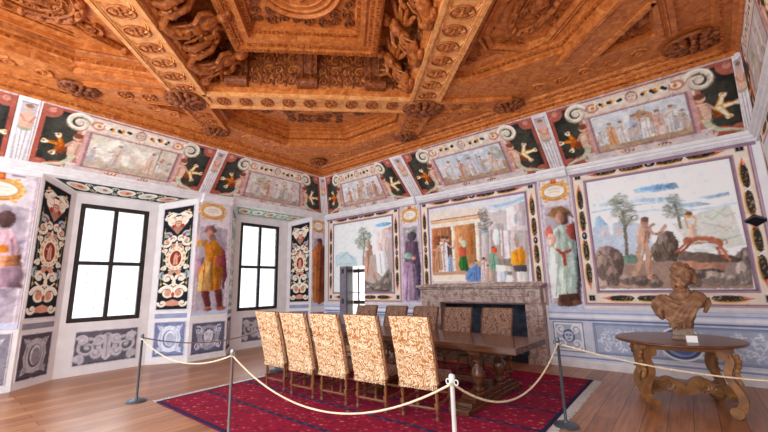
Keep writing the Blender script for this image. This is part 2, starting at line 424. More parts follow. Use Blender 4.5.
TR['S3']='''P a9c8e2 733 1793 1025 1825 1360 1808 1383 1709 1056 1691 775 1723
P 86aed4 850 1796 1071 1804 1321 1786 1295 1731 1061 1726 844 1754
L bcd4e6 23 374 1511 984 1503 1441 1477
L bcd4e6 30 35 1464 372 1498 526 1450
L c8dae8 30 1417 1296 1756 1302 2040 1335
L c8dae8 27 671 1373 1016 1378 1197 1328
P a9c4dc 1553 1504 1786 1509 1990 1529 1982 1475 1737 1456
P b5cbdc 676 1621 1137 1586 1359 1525 1081 1512 669 1566
P b5cbdc 1255 1425 1607 1426 1766 1367 1511 1351 1203 1374
P c2d2de 53 1625 545 1611 539 1562 102 1552
P 9dbdd6 66 1329 153 1402 257 1209 279 1067 50 1092
P c4cedc 14 1174 499 1229 936 1126 870 604 -25 666
P d8d8d2 1211 1093 1582 1244 1979 1323 2058 677 1488 561
E dfe3e6 314 1139 42 136
E d6b8a8 436 1050 31 73
E cfc3c0 183 1040 37 62
L a8c0b0 14 1753 1275 1895 1145 2017 1182
L b9c8b4 19 1600 1074 1794 995 1945 950
L e0b49c 18 1798 1022 1898 892
L a8c4a8 18 1648 821 1842 775 2043 834
L e4c0a8 13 1964 1216 1997 1094
L b8ccb8 24 1657 1177 1730 1112 1914 1278
L 7c7468 48 501 600 523 870 534 1175 533 1424
L 7c7468 27 531 1145 471 1339
L 7c7468 27 537 1113 674 1311
T 7f8578 510 1668 114 87
T 757c70 575 1512 142 98
T 868a7c 457 1404 103 86
T 7c8275 656 1332 109 109
T 8c9080 577 1232 131 72
T 8a8e80 411 1601 84 62
L 807a70 39 1314 1023 1315 1195 1292 1431
L 807a70 20 1310 1225 1197 1328
T 7e867c 1288 1537 88 80
T 78807a 1297 1401 123 91
T 868c82 1180 1377 72 57
T 808880 1378 1273 77 67
T 8a8f86 1232 1253 115 57
P 6f8478 424 605 581 636 729 555 672 371 423 382
P a58d80 406 455 859 518 1312 518 1860 494 2079 444 2051 8 -69 33 -19 229
P a08c84 -19 666 84 797 248 808 385 711 433 502 378 217 334 70 -56 45
P 6c5c58 268 794 396 710 433 502 394 264 327 308 300 521 219 649
P b29c92 24 569 164 641 256 512 252 251 155 103 -20 75
L 6a5a58 28 75 722 182 559 137 316 155 103
P a88c80 381 247 543 330 730 253 908 173 891 44 305 41
P 75685f 533 242 873 259 912 201 851 90 711 104
P 74665c 864 558 907 747 1001 896 1117 1000 1195 968 1255 814 1245 606 1175 482 947 473
P 8d7c6e 897 672 997 861 1090 933 1104 759 998 510 882 517
L 564a44 25 1145 939 1158 754 1088 504
L 564a44 19 1218 806 1194 554
P 6a5e58 1224 647 1368 614 1529 559 1847 537 1991 475 1944 416 1469 421 1221 491
P b08470 1216 457 1476 475 1797 461 1982 414 1811 288 1451 293 1223 346
P 565050 1284 310 1620 328 1921 253 1946 171 1598 171 1307 163
B a48f84 95 422 140 257
B 9a857c 238 269 125 180
B 8a766e 353 530 82 192
B ab988e 451 191 140 105
B 8c7a72 659 151 125 80
B 9a8880 855 118 102 78
B a4948a 1366 134 117 85
B b4a49a 1607 181 159 125
B 8a7c76 1445 250 82 64
B a89a92 1755 166 92 113
P 8c7c78 1782 357 2013 628 2098 647 2049 68 1738 48
L 5e5450 17 2006 577 1931 324 1976 120
B c4b4aa 1956 242 89 192
B b0a098 1830 149 83 91
B a0908a 2042 472 51 131
B 8d7c6e 929 629 74 171
B 96857a 1054 763 100 204
B 7c6c60 1152 641 80 168
P c4a08c 727 1091 803 1143 876 1110 901 1000 860 827 813 760 697 770 682 885
E b58a74 833 1187 57 82
E 6e5a50 847 1227 52 47
L c4a08c 47 878 1050 939 960 1009 953 1074 1028 1120 1092
L b88a74 37 891 1072 936 1126 964 1123
L c4a08c 78 739 790 670 630 693 499 628 373 566 270
L c4a08c 78 797 785 822 607 791 435 792 216
L d4ae94 16 753 1064 717 852
L d4ae94 15 768 788 694 587
L 9c6c54 15 882 1002 850 828
L a4785f 15 783 757 712 498
L a4785f 15 860 605 798 262
L 8c5c48 15 959 935 1068 982
L 96705e 21 834 1007 790 810
L b07a64 24 793 228 867 214
P 6e6058 1232 579 1494 605 1807 529 1989 465 1944 416 1470 432
L ac6c54 72 1392 790 1507 823 1685 795
E ac6c54 1375 791 59 66
E ac6c54 1740 725 67 79
L ac6c54 40 1758 681 1807 582 1819 507 1851 458
L a0624c 36 1712 696 1754 543 1800 477
L ac6c54 33 1343 749 1263 678 1193 616
L 945844 28 1384 735 1292 631 1235 601
L c48a6c 19 1398 834 1529 860 1699 832
L ac6c54 13 1800 752 1843 780 1860 736 1832 707
L 84483a 14 1429 747 1679 747
L c88a68 22 1779 605 1832 485 1854 453
P d8bca8 1405 1081 1505 1057 1513 867 1416 843
E c89a60 1450 1223 51 50
E 7a5c48 1454 1251 46 33
L d0b09c 29 1413 1012 1401 1115 1397 1213
L d0b09c 29 1499 1013 1533 1138 1501 1216
E dde0e2 1589 690 162 42'''
TR['S2']='''P a8c8e0 1617 1922 1893 1918 2161 1939 2459 2020 2452 1940 2117 1871 1809 1842
P c4d6e4 1607 1794 1957 1763 2111 1796 1952 1706 1641 1723
P cfc6c4 1441 1759 1995 1757 2477 1833 2456 1000 1391 1095
P e4d9cf 45 1999 1413 1941 1408 1756 57 1758
P e2c9ac 58 1767 1408 1764 1401 1662 52 1673
L b87848 28 56 1745 1407 1748
L c89464 19 53 1685 1401 1670
P ece0d2 52 1673 1401 1662 1363 1541 62 1564
P b27a56 71 1563 644 1555 642 1163 53 1216
P c08a5e 712 1552 1268 1561 1260 1107 700 1158
P e8d9c6 621 1558 717 1559 700 1158 610 1166
P eadfd0 1252 1579 1361 1581 1350 1099 1235 1109
T 776a62 1465 1748 121 132
T 6e645e 1509 1477 160 168
T 7c7268 1476 1249 152 152
P c2bcbe 1577 1411 1703 1499 1932 1464 1972 1043 1531 1083
E dfe8ec 1755 1183 84 134
L a8a4a8 15 1651 1345 1629 1074
L a8a4a8 15 1904 1354 1897 1050
P ddd2d4 2005 1786 2449 1904 2418 1003 1990 1042
P efe9ea 2154 1652 2265 1662 2251 1388 2142 1383
E b4bcc4 2207 1541 36 109
P b8b0b4 2292 1677 2430 1701 2414 1368 2278 1366
E b49c90 2197 1103 50 122
L bcb0b4 15 2013 1754 1990 1042
P b8a49a 69 1520 2480 1253 2379 170 24 221
P b0744e 79 1519 638 1457 607 405 49 425
L 8c5438 18 359 1488 349 1156
L c89070 17 523 1470 498 536
L 94583c 23 216 1504 184 509
P 9c5c40 109 1346 304 1368 283 586 88 513
P c48c60 719 1448 1264 1388 1227 656 700 468
P b4703c 1054 1371 1182 1365 1158 852 1037 821
P e8d9c6 624 1459 719 1448 703 378 610 373
P eadfd0 1255 1389 1346 1379 1318 669 1235 663
L 8c5c40 12 845 1193 856 1352
P 37703c 821 828 979 841 1025 532 1003 452 815 467 772 622
L 285828 20 906 791 894 480
P c4604a 780 1006 917 1074 989 989 977 818 810 789
E d8b090 872 1198 70 79
E b8c8b0 936 1105 69 86
P c49880 62 473 928 478 920 363 57 383
P ece0cf 38 392 921 386 961 216 39 237
P 88b0c0 1412 1372 1572 1354 1524 732 1369 704
P c8c0c2 1406 1295 1561 1317 1524 732 1369 704
E dfe9ec 1748 1183 84 186
L a09ca4 15 1643 1346 1612 857
L e4e0e2 19 1604 1350 1570 823
L e8e4e6 30 1863 1322 1843 767
L a8a0a4 11 1825 1326 1806 770
P ddd6da 1919 1315 2075 1298 2019 647 1908 646
P c9bcbc 2075 1298 2438 1258 2408 852 2049 818
E b09484 2194 1067 50 157
E 9cb0a4 2215 1137 28 71
P a89c94 1342 725 2051 681 2026 185 1303 201
P 7090c4 914 278 1025 528 1184 635 1354 505 1345 281 1135 197
E e2b05c 1240 617 57 75
L 4c68a0 31 999 284 1181 487
L 9cb4dc 22 1207 278 1241 465
E c89878 1204 687 41 45
E c8a088 1447 673 39 44
L b0a4a8 19 1394 609 1448 271
F 5c5058 482 499 830
F e4dee0 364 465 891
F 9cb0cc 556 469 440
F 8ab89c 1645 450 533
E d2583c 1681 895 64 61
F e0d4d4 1400 239 512
F d8b8a8 1492 226 356
F 7090c4 1197 223 494
F c89878 223 510 676
P ece5da 1687 575 2045 524 2042 410 1686 424
P ccd0dc 1701 417 1926 422 1929 201 1690 199
P dfe3ea 1912 337 2079 331 2087 176 1876 181
E b88468 2278 887 42 49
P e69c2c 2049 818 2177 881 2332 861 2362 725 2325 552 2180 510 2027 575
L c07018 21 2172 817 2184 549
L f0b850 21 2104 785 2105 553
L c07018 20 2315 824 2299 578
P 57545c 2067 530 2358 536 2359 397 2100 408
P d8d4d0 2134 392 2380 397 2366 177 2133 182'''
TR['S1']='''P e4d4d2 1593 1637 2237 1802 2252 514 1537 541
E 8cb6dc 1927 1859 279 57
E dcb4a0 2068 1719 154 28
P c4d8dc 80 1118 336 1229 585 1135 928 988 959 718 80 785
L a4c0c8 25 190 958 551 1187 826 920
L b4ccd0 32 117 834 893 843
L 8c8c84 51 1207 554 1186 899 1247 1379 1212 1677
L 8c8c84 29 1231 1235 1035 1447
L 8c8c84 29 1232 1283 1417 1485
T 7c8478 1187 1754 145 128
T 747e72 1270 1597 222 127
T 808878 1036 1472 161 98
T 7e8678 1332 1445 168 126
T 88907f 1180 1312 197 97
P bc9484 1265 966 1373 1175 1513 1203 1559 972 1487 543 1271 551
L a07c6c 40 1372 1127 1389 698
E a88474 1438 1257 89 76
P dccbc8 1682 1436 2109 1490 2137 518 1630 537
L b4a4a4 27 1803 1331 1915 995 1844 584
L c0a49c 32 2017 1405 1975 991
P bcb0aa 1214 994 2214 1111 2204 -59 1196 -56
P bc9484 1269 1183 1462 1168 1432 932 1364 746 1384 462 1305 277 1246 609
L a07864 40 1373 1175 1392 840 1335 558
P b89080 1418 885 1516 738 1656 361 1774 240 1677 232 1534 411 1426 649
E b8988a 1376 1368 90 77
P e6e6e8 1643 1107 1979 1129 2085 710 1898 400 1691 544
L b8b4b8 27 1796 1050 1841 493
P 8e847e 1203 327 1530 226 1776 312 2082 619 2205 480 2187 -41 1209 -38
P 6a625e 1774 221 2079 529 2124 126 1887 -4
B b4a8a0 1403 113 163 101
B a8988e 1722 77 132 81
B 988c84 2011 217 151 178
B 8c8078 1947 39 140 62
L 5e5450 27 1247 279 1587 42 2121 37'''
TR['G4']='''P 8c8290 570 1750 729 1601 582 146 442 114
P 564854 633 1677 709 1526 562 176 506 176
P 8e6a4c 112 1920 246 2051 423 2077 557 1963 634 1794 464 1884 213 1851
P 6b4f44 274 1951 507 1944 506 1706 404 1653
E a87c6a 361 1831 84 118
P b8c8bc 169 1533 295 1666 493 1695 618 1536 606 1103 564 604 505 273 279 224 61 210 60 814
P a4b4ae 491 1564 612 1485 599 1040 518 285 376 249 470 922
P ccd6cc 231 1526 338 1607 313 1124 180 299 77 248 116 877
P 9c4c44 465 1658 599 1694 717 1385 628 1304 508 1393 451 1529
E b8685c 131 1537 75 159
E dcae9c 167 1386 86 131
E e8c8b8 137 1469 31 53
L a04434 55 245 1182 346 1096 483 1150
L a04434 60 358 1095 371 876
L a0aca6 24 269 1050 140 261
L 98a6a0 23 404 849 330 261
L eef0ea 23 316 802 240 298
P 51382f 189 273 554 310 577 104 390 52 155 60
E 7c5848 231 99 83 49
E 7c5848 501 127 79 48'''
TR['G1']='''P a888a0 6 1281 221 1356 177 844 35 870
P 7c3e4a 438 1760 720 1530 815 912 721 574 651 1251
P 79595a 167 1954 238 2098 400 2129 492 2000 359 1904
E b08070 332 1902 81 102
E 86665c 392 1825 89 88
P c6965e 12 1740 259 1773 283 1613 23 1583
E caa48e -2 1765 51 92
P bc7c2c 201 1648 463 1790 645 1581 703 1102 653 543 121 550 100 1038 265 1291
P dcae70 267 1265 446 1204 428 844 394 550 108 551 121 909
L 8c5a20 33 453 1515 407 1176 472 580
L 9c6828 26 246 1172 221 586
L 8c5a20 27 571 1181 582 578
E 8c444a 629 1264 126 136
P 663636 198 548 394 543 445 179 301 174
P 663636 515 553 692 588 746 161 608 156
E 8a5448 370 119 98 44
E 8a5448 693 125 118 52'''
TR['G2']='''P 98603c 82 1764 296 1989 550 1820 628 1041 41 1034
E 80543f 324 1949 96 106
E 5c3c34 309 2033 110 63
P a06038 30 1709 593 1742 593 169 335 50 69 163
L 6a3430 83 396 1730 356 483
L c48c52 70 144 1199 147 189
L 74382c 48 509 1630 537 223'''
TR['G3']='''E a9b2a2 337 1969 161 57
E 524a50 368 1824 149 132
P 655060 163 1719 551 1665 615 839 74 860
E 98b8a0 238 1305 128 87
E 8c5c5c 396 1243 73 60
P 9d859b 59 1176 440 1068 515 141 17 120
L 7c6480 33 216 1036 125 138
L b49cb0 33 323 1031 338 182
P 4c4258 477 1410 605 1059 561 142 450 390
E 8cb0a0 238 1305 128 87
E b07c7c 406 1233 73 51'''
TR['G0']='''E 54403f 530 1845 113 152
P b4949e 475 1655 599 1688 696 1542 782 1249 869 682 590 688
L 94747e 35 636 1496 760 744
E e08c30 547 1338 76 69
P a4704c 528 1207 782 1249 781 1066 549 1030
L 7c5038 13 539 1119 785 1157
P 8c7480 549 1030 761 1045 838 693 589 698'''
# ---------------------------------------------------------------- fresco motifs (all in metres)
def folk(cv, x, y, h, cloth, skin='d0a48c', seed=0, lean=0.):
    r = random.Random(seed); w = h*.3; k = lean*h
    cv.poly(cloth, [(x-w*.55, y), (x+w*.6, y), (x+w*.5+k*.5, y+h*.45), (x+w*.45+k, y+h*.8), (x-w*.3+k, y+h*.84), (x-w*.5+k*.5, y+h*.45)])
    c2 = srgb(cloth)*.72
    cv.line(c2, [(x+w*.1, y+h*.05), (x+w*.05+k*.5, y+h*.5), (x+w*.15+k, y+h*.78)], w*.14)
    cv.line(c2, [(x-w*.3, y+h*.03), (x-w*.2+k*.4, y+h*.4)], w*.1)
    a = r.choice((-1, 1))
    cv.line(skin, [(x+k, y+h*.76), (x+a*w*.7+k, y+h*.62), (x+a*w*1.0+k, y+h*(.6+.2*r.random()))], w*.2)
    cv.ell(skin, x+k+w*.05, y+h*.92, h*.07, h*.085); cv.ell(srgb(skin)*.5, x+k+w*.05, y+h*.955, h*.072, h*.05)
    return cv
def mask(cv, x, y, r, c='d8c4b4', dk='6a5048'):
    cv.ell(dk, x, y+r*.1, r*1.05, r*1.2); cv.ell(c, x, y, r*.78, r)
    for s in (-1, 1):
        cv.ell(dk, x+s*r*.3, y+r*.2, r*.16, r*.1); cv.line(dk, [(x+s*r*.12, y+r*.4), (x+s*r*.5, y+r*.38)], r*.1)
        cv.volute(c, x+s*r*.95, y+r*.75, r*.4, 1.1, r*.16, 0 if s < 0 else PI, s)
    cv.line(dk, [(x, y+r*.2), (x+r*.05, y-r*.2)], r*.1, .6); cv.line(dk, [(x-r*.25, y-r*.45), (x+r*.25, y-r*.45)], r*.14)
def fruit(cv, x, y, s, cs=('2e2a24', 'c8701c', 'e8c070', 'f0ece0', '3c3428'), seed=0):
    r = random.Random(seed)
    for i in range(11):
        t = (i-5)/5; cv.ell(cs[i % len(cs)], x+t*s, y+(r.random()-.5)*s*.4, s*.2, s*(.16+.1*r.random()), 1, r.random())
def bundle(cv, x, y, L, w, vert=False, seed=0):
    """a dark sheaf of leaves and fruit, bound in the middle, with red tips"""
    r = random.Random(seed)
    T = (lambda a, b: (x+b, y+a)) if vert else (lambda a, b: (x+a, y+b))
    def E(c, a, b, ra, rb, al=1.):
        px, py = T(a, b); cv.ell(c, px, py, rb if vert else ra, ra if vert else rb, al)
    for s in (-1, 1):
        E('d8a860', s*L*.235, -w*.14, L*.235, w*.5); E('3e3932', s*L*.225, 0, L*.22, w*.44)
        for i in range(26):
            a = s*L*.225+(r.random()-.5)*L*.36; b = (r.random()-.5)*w*.72
            E(r.choice(('7c7466', 'a0937f', '564f44', '1c1a15', '8a5c40')), a, b, w*.11, w*.09)
        p = [T(s*L*.42, -w*.3), T(s*L*.42, w*.3), T(s*L*.5, w*.12), T(s*L*.56, 0), T(s*L*.5, -w*.12)]
        cv.poly('c0513c', p); cv.line('e8b09a', [T(s*L*.43, w*.1), T(s*L*.51, w*.03)], w*.12)
    for s in (-1, 1): cv.line('efe9e4', [T(-L*.035, s*w*.3), T(L*.035, -s*w*.3)], w*.16)
def stud(cv, x, y, rx, ry):
    cv.ell('d8ccc4', x, y, rx*1.3, ry*1.3); cv.ell('1d1c20', x, y, rx, ry); cv.ell('8f949c', x-rx*.1, y+ry*.1, rx*.45, ry*.5); cv.ell('e4e6ea', x-rx*.25, y+ry*.25, rx*.14, ry*.18)
def sq(cv, x, y, s):
    cv.rect('b8aca8', x-s*1.3, y-s*1.3, x+s*1.3, y+s*1.3); cv.rect('1d1b1d', x-s, y-s, x+s, y+s); cv.rect('75787e', x-s*.25, y-s*.6, x+s*.2, y+s*.5)
def border(W, H, nt, ns, seed=0):
    b = .28; cv = CV(W, H, 'e2d5c6'); cv.frame('97798a', 0, 0, W, H, .05); cv.frame('cbb8bf', .012, .012, W-.012, H-.012, .014)
    cv.frame('d9c0a8', .05, .05, W-.05, H-.05, .012); cv.frame('b492a0', b-.055, b-.055, W-b+.055, H-b+.055, .055)
    cv.frame('8d6c7c', b-.022, b-.022, W-b+.022, H-b+.022, .022); cv.rect('9a8c88', b, b, W-b, H-b)
    m = .14; k = 0
    for y in (m, H-m):
        L = (W-2*b-.1)/nt
        for i in range(nt):
            bundle(cv, b+.05+L*(i+.5), y, L*.94, .108, False, seed+k); k += 1
            if i: stud(cv, b+.05+L*i, y, .075, .045)
    for x in (m, W-m):
        L = (H-2*b-.06)/ns
        for i in range(ns):
            bundle(cv, x, b+.03+L*(i+.5), L*.92, .108, True, seed+k); k += 1
            if i: stud(cv, x, b+.03+L*i, .04, .07)
        for y in (m, H-m): sq(cv, x, y, .045)
    return cv.warp(.006, .05, seed).mottle(.05, .1, seed).strokes(160, seed, .03, .01, .2)
def cartouche(cv, x, y, w, h, seed=0):
    cv.ell('b87838', x, y, w*.55, h*.5); cv.ell('d8a45c', x, y+h*.02, w*.51, h*.46)
    for s in (-1, 1):
        for t in (-1, 1):
            cv.volute('d29a50', x+s*w*.38, y+t*h*.3, h*.2, 1.2, h*.1, PI/2*t, s*t, 1, 'f0dcb0'); cv.ell('e8c890', x+s*w*.5, y+t*h*.1, h*.07, h*.1)
    cv.ell('8a6a58', x, y, w*.41, h*.34); cv.ell('e9ded2', x, y, w*.39, h*.32)
    for j, k in enumerate((.1, -.04)): cv.line('a89c98', [(x-w*.2, y+k*h), (x, y+k*h+.008), (x+w*.2, y+k*h-.004)], .012, .7)
    cv.rect('a8502c', x-w*.1, y+h*.42, x+w*.1, y+h*.72); cv.ell('d08048', x, y+h*.58, w*.07, h*.1); cv.rect('8c8490', x-w*.5, y+h*.62, x-w*.22, y+h*.7); cv.rect('8c8490', x+w*.22, y+h*.62, x+w*.5, y+h*.7)
def figure_panel(key, w, h=2.66, cart=(.5, 2.41), shade='a296a2', seed=0, extra=None):
    """a standing painted man on a grey niche, an oval cartouche above him"""
    cv = CV(w, h, 'd6ced4'); cv.rect('b6a5b2', .02, 0, .05, h); cv.rect('b6a5b2', w-.05, 0, w-.02, h)
    cv.rect(shade, .08, .1, w-.08, 2.08, .6); cv.blob('8d8590', w*.62, 1.7, w*.22, .35, seed, 24, .35); cv.blob('80748a', w*.72, .9, w*.14, .75, seed+1, 30, .35)
    cv.rect('bfc6dc', 0, 0, w, .1)
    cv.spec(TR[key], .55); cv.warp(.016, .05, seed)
    cv.strokes(380, seed, .08, .014, .3)
    cartouche(cv, cart[0]*w, cart[1], min(w*.84, .62), .4, seed)
    return cv.mottle(.1, .09, seed).blur(1)
def siren(cv, x, y, h, gold, seed=0):
    """half-length winged figure whose tail curls away to the left"""
    t = [(x+.02*h, y+.42*h), (x-.02*h, y+.26*h), (x-.14*h, y+.13*h), (x-.32*h, y+.09*h), (x-.46*h, y+.02*h)]
    cv.line('8f8a72', [(a-.006, b-.012) for a, b in t], .15*h, 1, .3); cv.line('c6c4ac', t, .12*h, 1, .3)
    cv.poly('d9b8a2', [(x-.08*h, y+.38*h), (x+.1*h, y+.38*h), (x+.12*h, y+.62*h), (x+.1*h, y+.74*h), (x-.06*h, y+.74*h), (x-.1*h, y+.58*h)])
    cv.poly('b98c78', [(x+.02*h, y+.4*h), (x+.1*h, y+.38*h), (x+.12*h, y+.62*h), (x+.08*h, y+.72*h), (x+.04*h, y+.6*h)], .6)
    for m in (.64, .58): cv.ell('e6c8b4', x-.03*h, y+m*h, .03*h, .02*h)
    cv.line('c79c88', [(x-.06*h, y+.7*h), (x-.16*h, y+.56*h), (x-.22*h, y+.66*h)], .05*h); cv.line('b98c7a', [(x+.05*h, y+.42*h), (x+.06*h, y+.68*h)], .03*h)
    cv.ell('d9b09a', x+.01*h, y+.84*h, .07*h, .085*h); cv.ell('7a5440', x+.02*h, y+.88*h, .08*h, .06*h)
    p = (x-.2*h, y+.58*h)
    for dx, dy in ((-.08, .22), (-.25, .03), (-.1, -.2)):
        q = (p[0]+dx*h, p[1]+dy*h); cv.line(gold[0], [p, ((p[0]+q[0])/2, (p[1]+q[1])/2+.03*h), q], .11*h, 1, .5); cv.line(gold[1], [p, q], .045*h, 1, .6)
        for m in (-1, 0, 1): cv.ell('e9dcc4' if m else gold[1], q[0]+.05*h*m*-dy, q[1]+.05*h*m*dx, .06*h, .035*h, 1, math.atan2(dy, dx)+m*.5)
        cv.ell('5c2c14', q[0]+dx*.08*h, q[1]+dy*.08*h, .015*h, .015*h)
    cv.ell('a2491c', p[0]+.02*h, p[1]-.1*h, .08*h, .1*h, .7)
def frieze(w, scn, seed=0, gold=(('b8641c', 'e09038'), ('d8b060', 'f0e8d8'))):
    h = 1.396; cv = CV(w, h, 'a05a4e', .012)
    fld = [(.07, .24), (.22, .07), (w/2, .07), (w/2, h-.1), (.24, h-.1), (.07, h-.28)]
    cv.poly('32322f', fld); cv.blob('484740', .35, .7, .22, .5, seed, 60, .35, .35)
    for yy in (.1, h-.13): cv.ell('aa6456', .12, yy, .14, .15); cv.ell('c89080', .13, yy, .05, .05)
    x0 = max(w*.165, .44)
    cv.poly('c47a6c', [(x0-.02, .05), (w/2, .05), (w/2, h-.08), (x0+.1, h-.08), (x0+.02, h*.62), (x0+.07, h*.4)])
    cv.ell('b4564a', x0-.06, .16, .2, .1); cv.volute('cfc2b0', x0+.06, .15, .1, 1.3, .05, PI, 1)
    cv.line('e4dcd0', [(x0+.2, h-.34), (x0+.17, h*.6), (x0+.21, h*.45), (x0+.15, h*.3), (x0+.2, .2)], .05); cv.line('8c7468', [(x0+.225, h-.34), (x0+.195, h*.6), (x0+.235, h*.45), (x0+.175, h*.3), (x0+.22, .2)], .018)
    siren(cv, x0+.05, .08, h*.64, gold[0], seed)
    cv.poly('dacdbf', [(x0+.1, h*.66), (w/2, h*.7), (w/2, h-.07), (x0+.1, h-.07)])
    cv.volute('8c8070', x0+.03, h-.265, .195, 1.6, .1, PI*.1, 1); cv.volute('d6cdbd', x0+.03, h-.25, .19, 1.6, .085, PI*.1, 1, 1, 'efe9dc')
    cv.ell('c08878', x0+.3, h-.22, .11, .09); cv.ell('e6d6c4', x0+.3, h-.22, .07, .055); cv.ell('c8843c', x0+.31, h-.22, .03, .03); cv.volute('e8e0d4', x0+.42, h-.2, .07, 1.2, .03, PI, -1)
    cv.line('e0d6cc', [(x0+.36, h-.12), (w*.38, h-.33), (w*.42, h-.14), (w/2, h-.14)], .035)
    cv.rect('d0c6c4', x0, .05, w/2, .26); cv.line('e2d8d8', [(x0, .25), (w/2, .25)], .02)
    cv.ell('d8cac4', w*.36, .16, .12, .06); cv.ell('d8cac4', w*.45, .15, .1, .07); cv.ell('a89aa0', w*.40, .16, .05, .06)
    cv.rect('c9a2a0', w*.215, .2, w/2, h-.36); cv.rect('9c7a80', w*.235, .22, w/2, h-.38)
    cv.mir()
    H = h*.64; xr = w-x0-.05+.2*H; yr = .08+.58*H
    for dx, dy in ((.08, .22), (.25, .03), (.1, -.2)):
        q = (xr+dx*H, yr+dy*H); cv.line(gold[1][0], [(xr, yr), q], .11*H, 1, .5); cv.line(gold[1][1], [(xr, yr), q], .06*H, 1, .6)
    for x in (.385, .615): fruit(cv, w*x, h-.21, .15, seed=seed+int(x*10))
    fruit(cv, w*.41, .16, .1, ('c87828', 'e8d8c0', '8c8088'), seed+5); fruit(cv, w*.6, .14, .08, ('d8862c', '40383c', 'e8d8c0'), seed+6)
    mask(cv, w/2, h-.21, .085, 'd9c2b4', '9a7468')
    cv.rect('c9bfc4', 0, h-.045, w, h)
    scn(cv, w*.25, .25, w*.75, h-.4)
    return cv.warp(.008, .05, seed).mottle(.12, .08, seed).strokes(420, seed, .045, .013, .42)
def herm(w, seed=0):
    h = 1.396; cv = CV(w, h, 'bcb5b9', .01); cv.rect('dedade', 0, 0, .025, h); cv.rect('dedade', w-.025, 0, w, h)
    c = w/2; cv.poly('e0dcdf', [(c-.05, .05), (c+.05, .05), (c+.085, .78), (c-.085, .78)]); cv.line('a89ea4', [(c-.02, .1), (c-.03, .75)], .015); cv.line('a89ea4', [(c+.02, .1), (c+.03, .75)], .015)
    cv.ell('a8a88e', c, .8, .09, .06); cv.poly('d8b09c', [(c-.07, .8), (c+.07, .8), (c+.095, 1.0), (c+.06, 1.1), (c-.06, 1.1), (c-.095, 1.0)])
    cv.line('c4937e', [(c-.08, 1.03), (c-.02, .93), (c+.07, .92)], .035); cv.line('b98a78', [(c+.085, 1.03), (c+.05, .93)], .03)
    cv.ell('d4a894', c, 1.19, .045, .06); cv.ell('8f7464', c, 1.225, .05, .035); cv.rect('ddd6da', 0, 1.29, w, 1.39); cv.rect('988c92', .02, 1.27, w-.02, 1.29); cv.rect('cdc5ca', 0, 0, w, .06)
    return cv.mottle(.1, .06, seed).strokes(300, seed, .05, .012, .3)
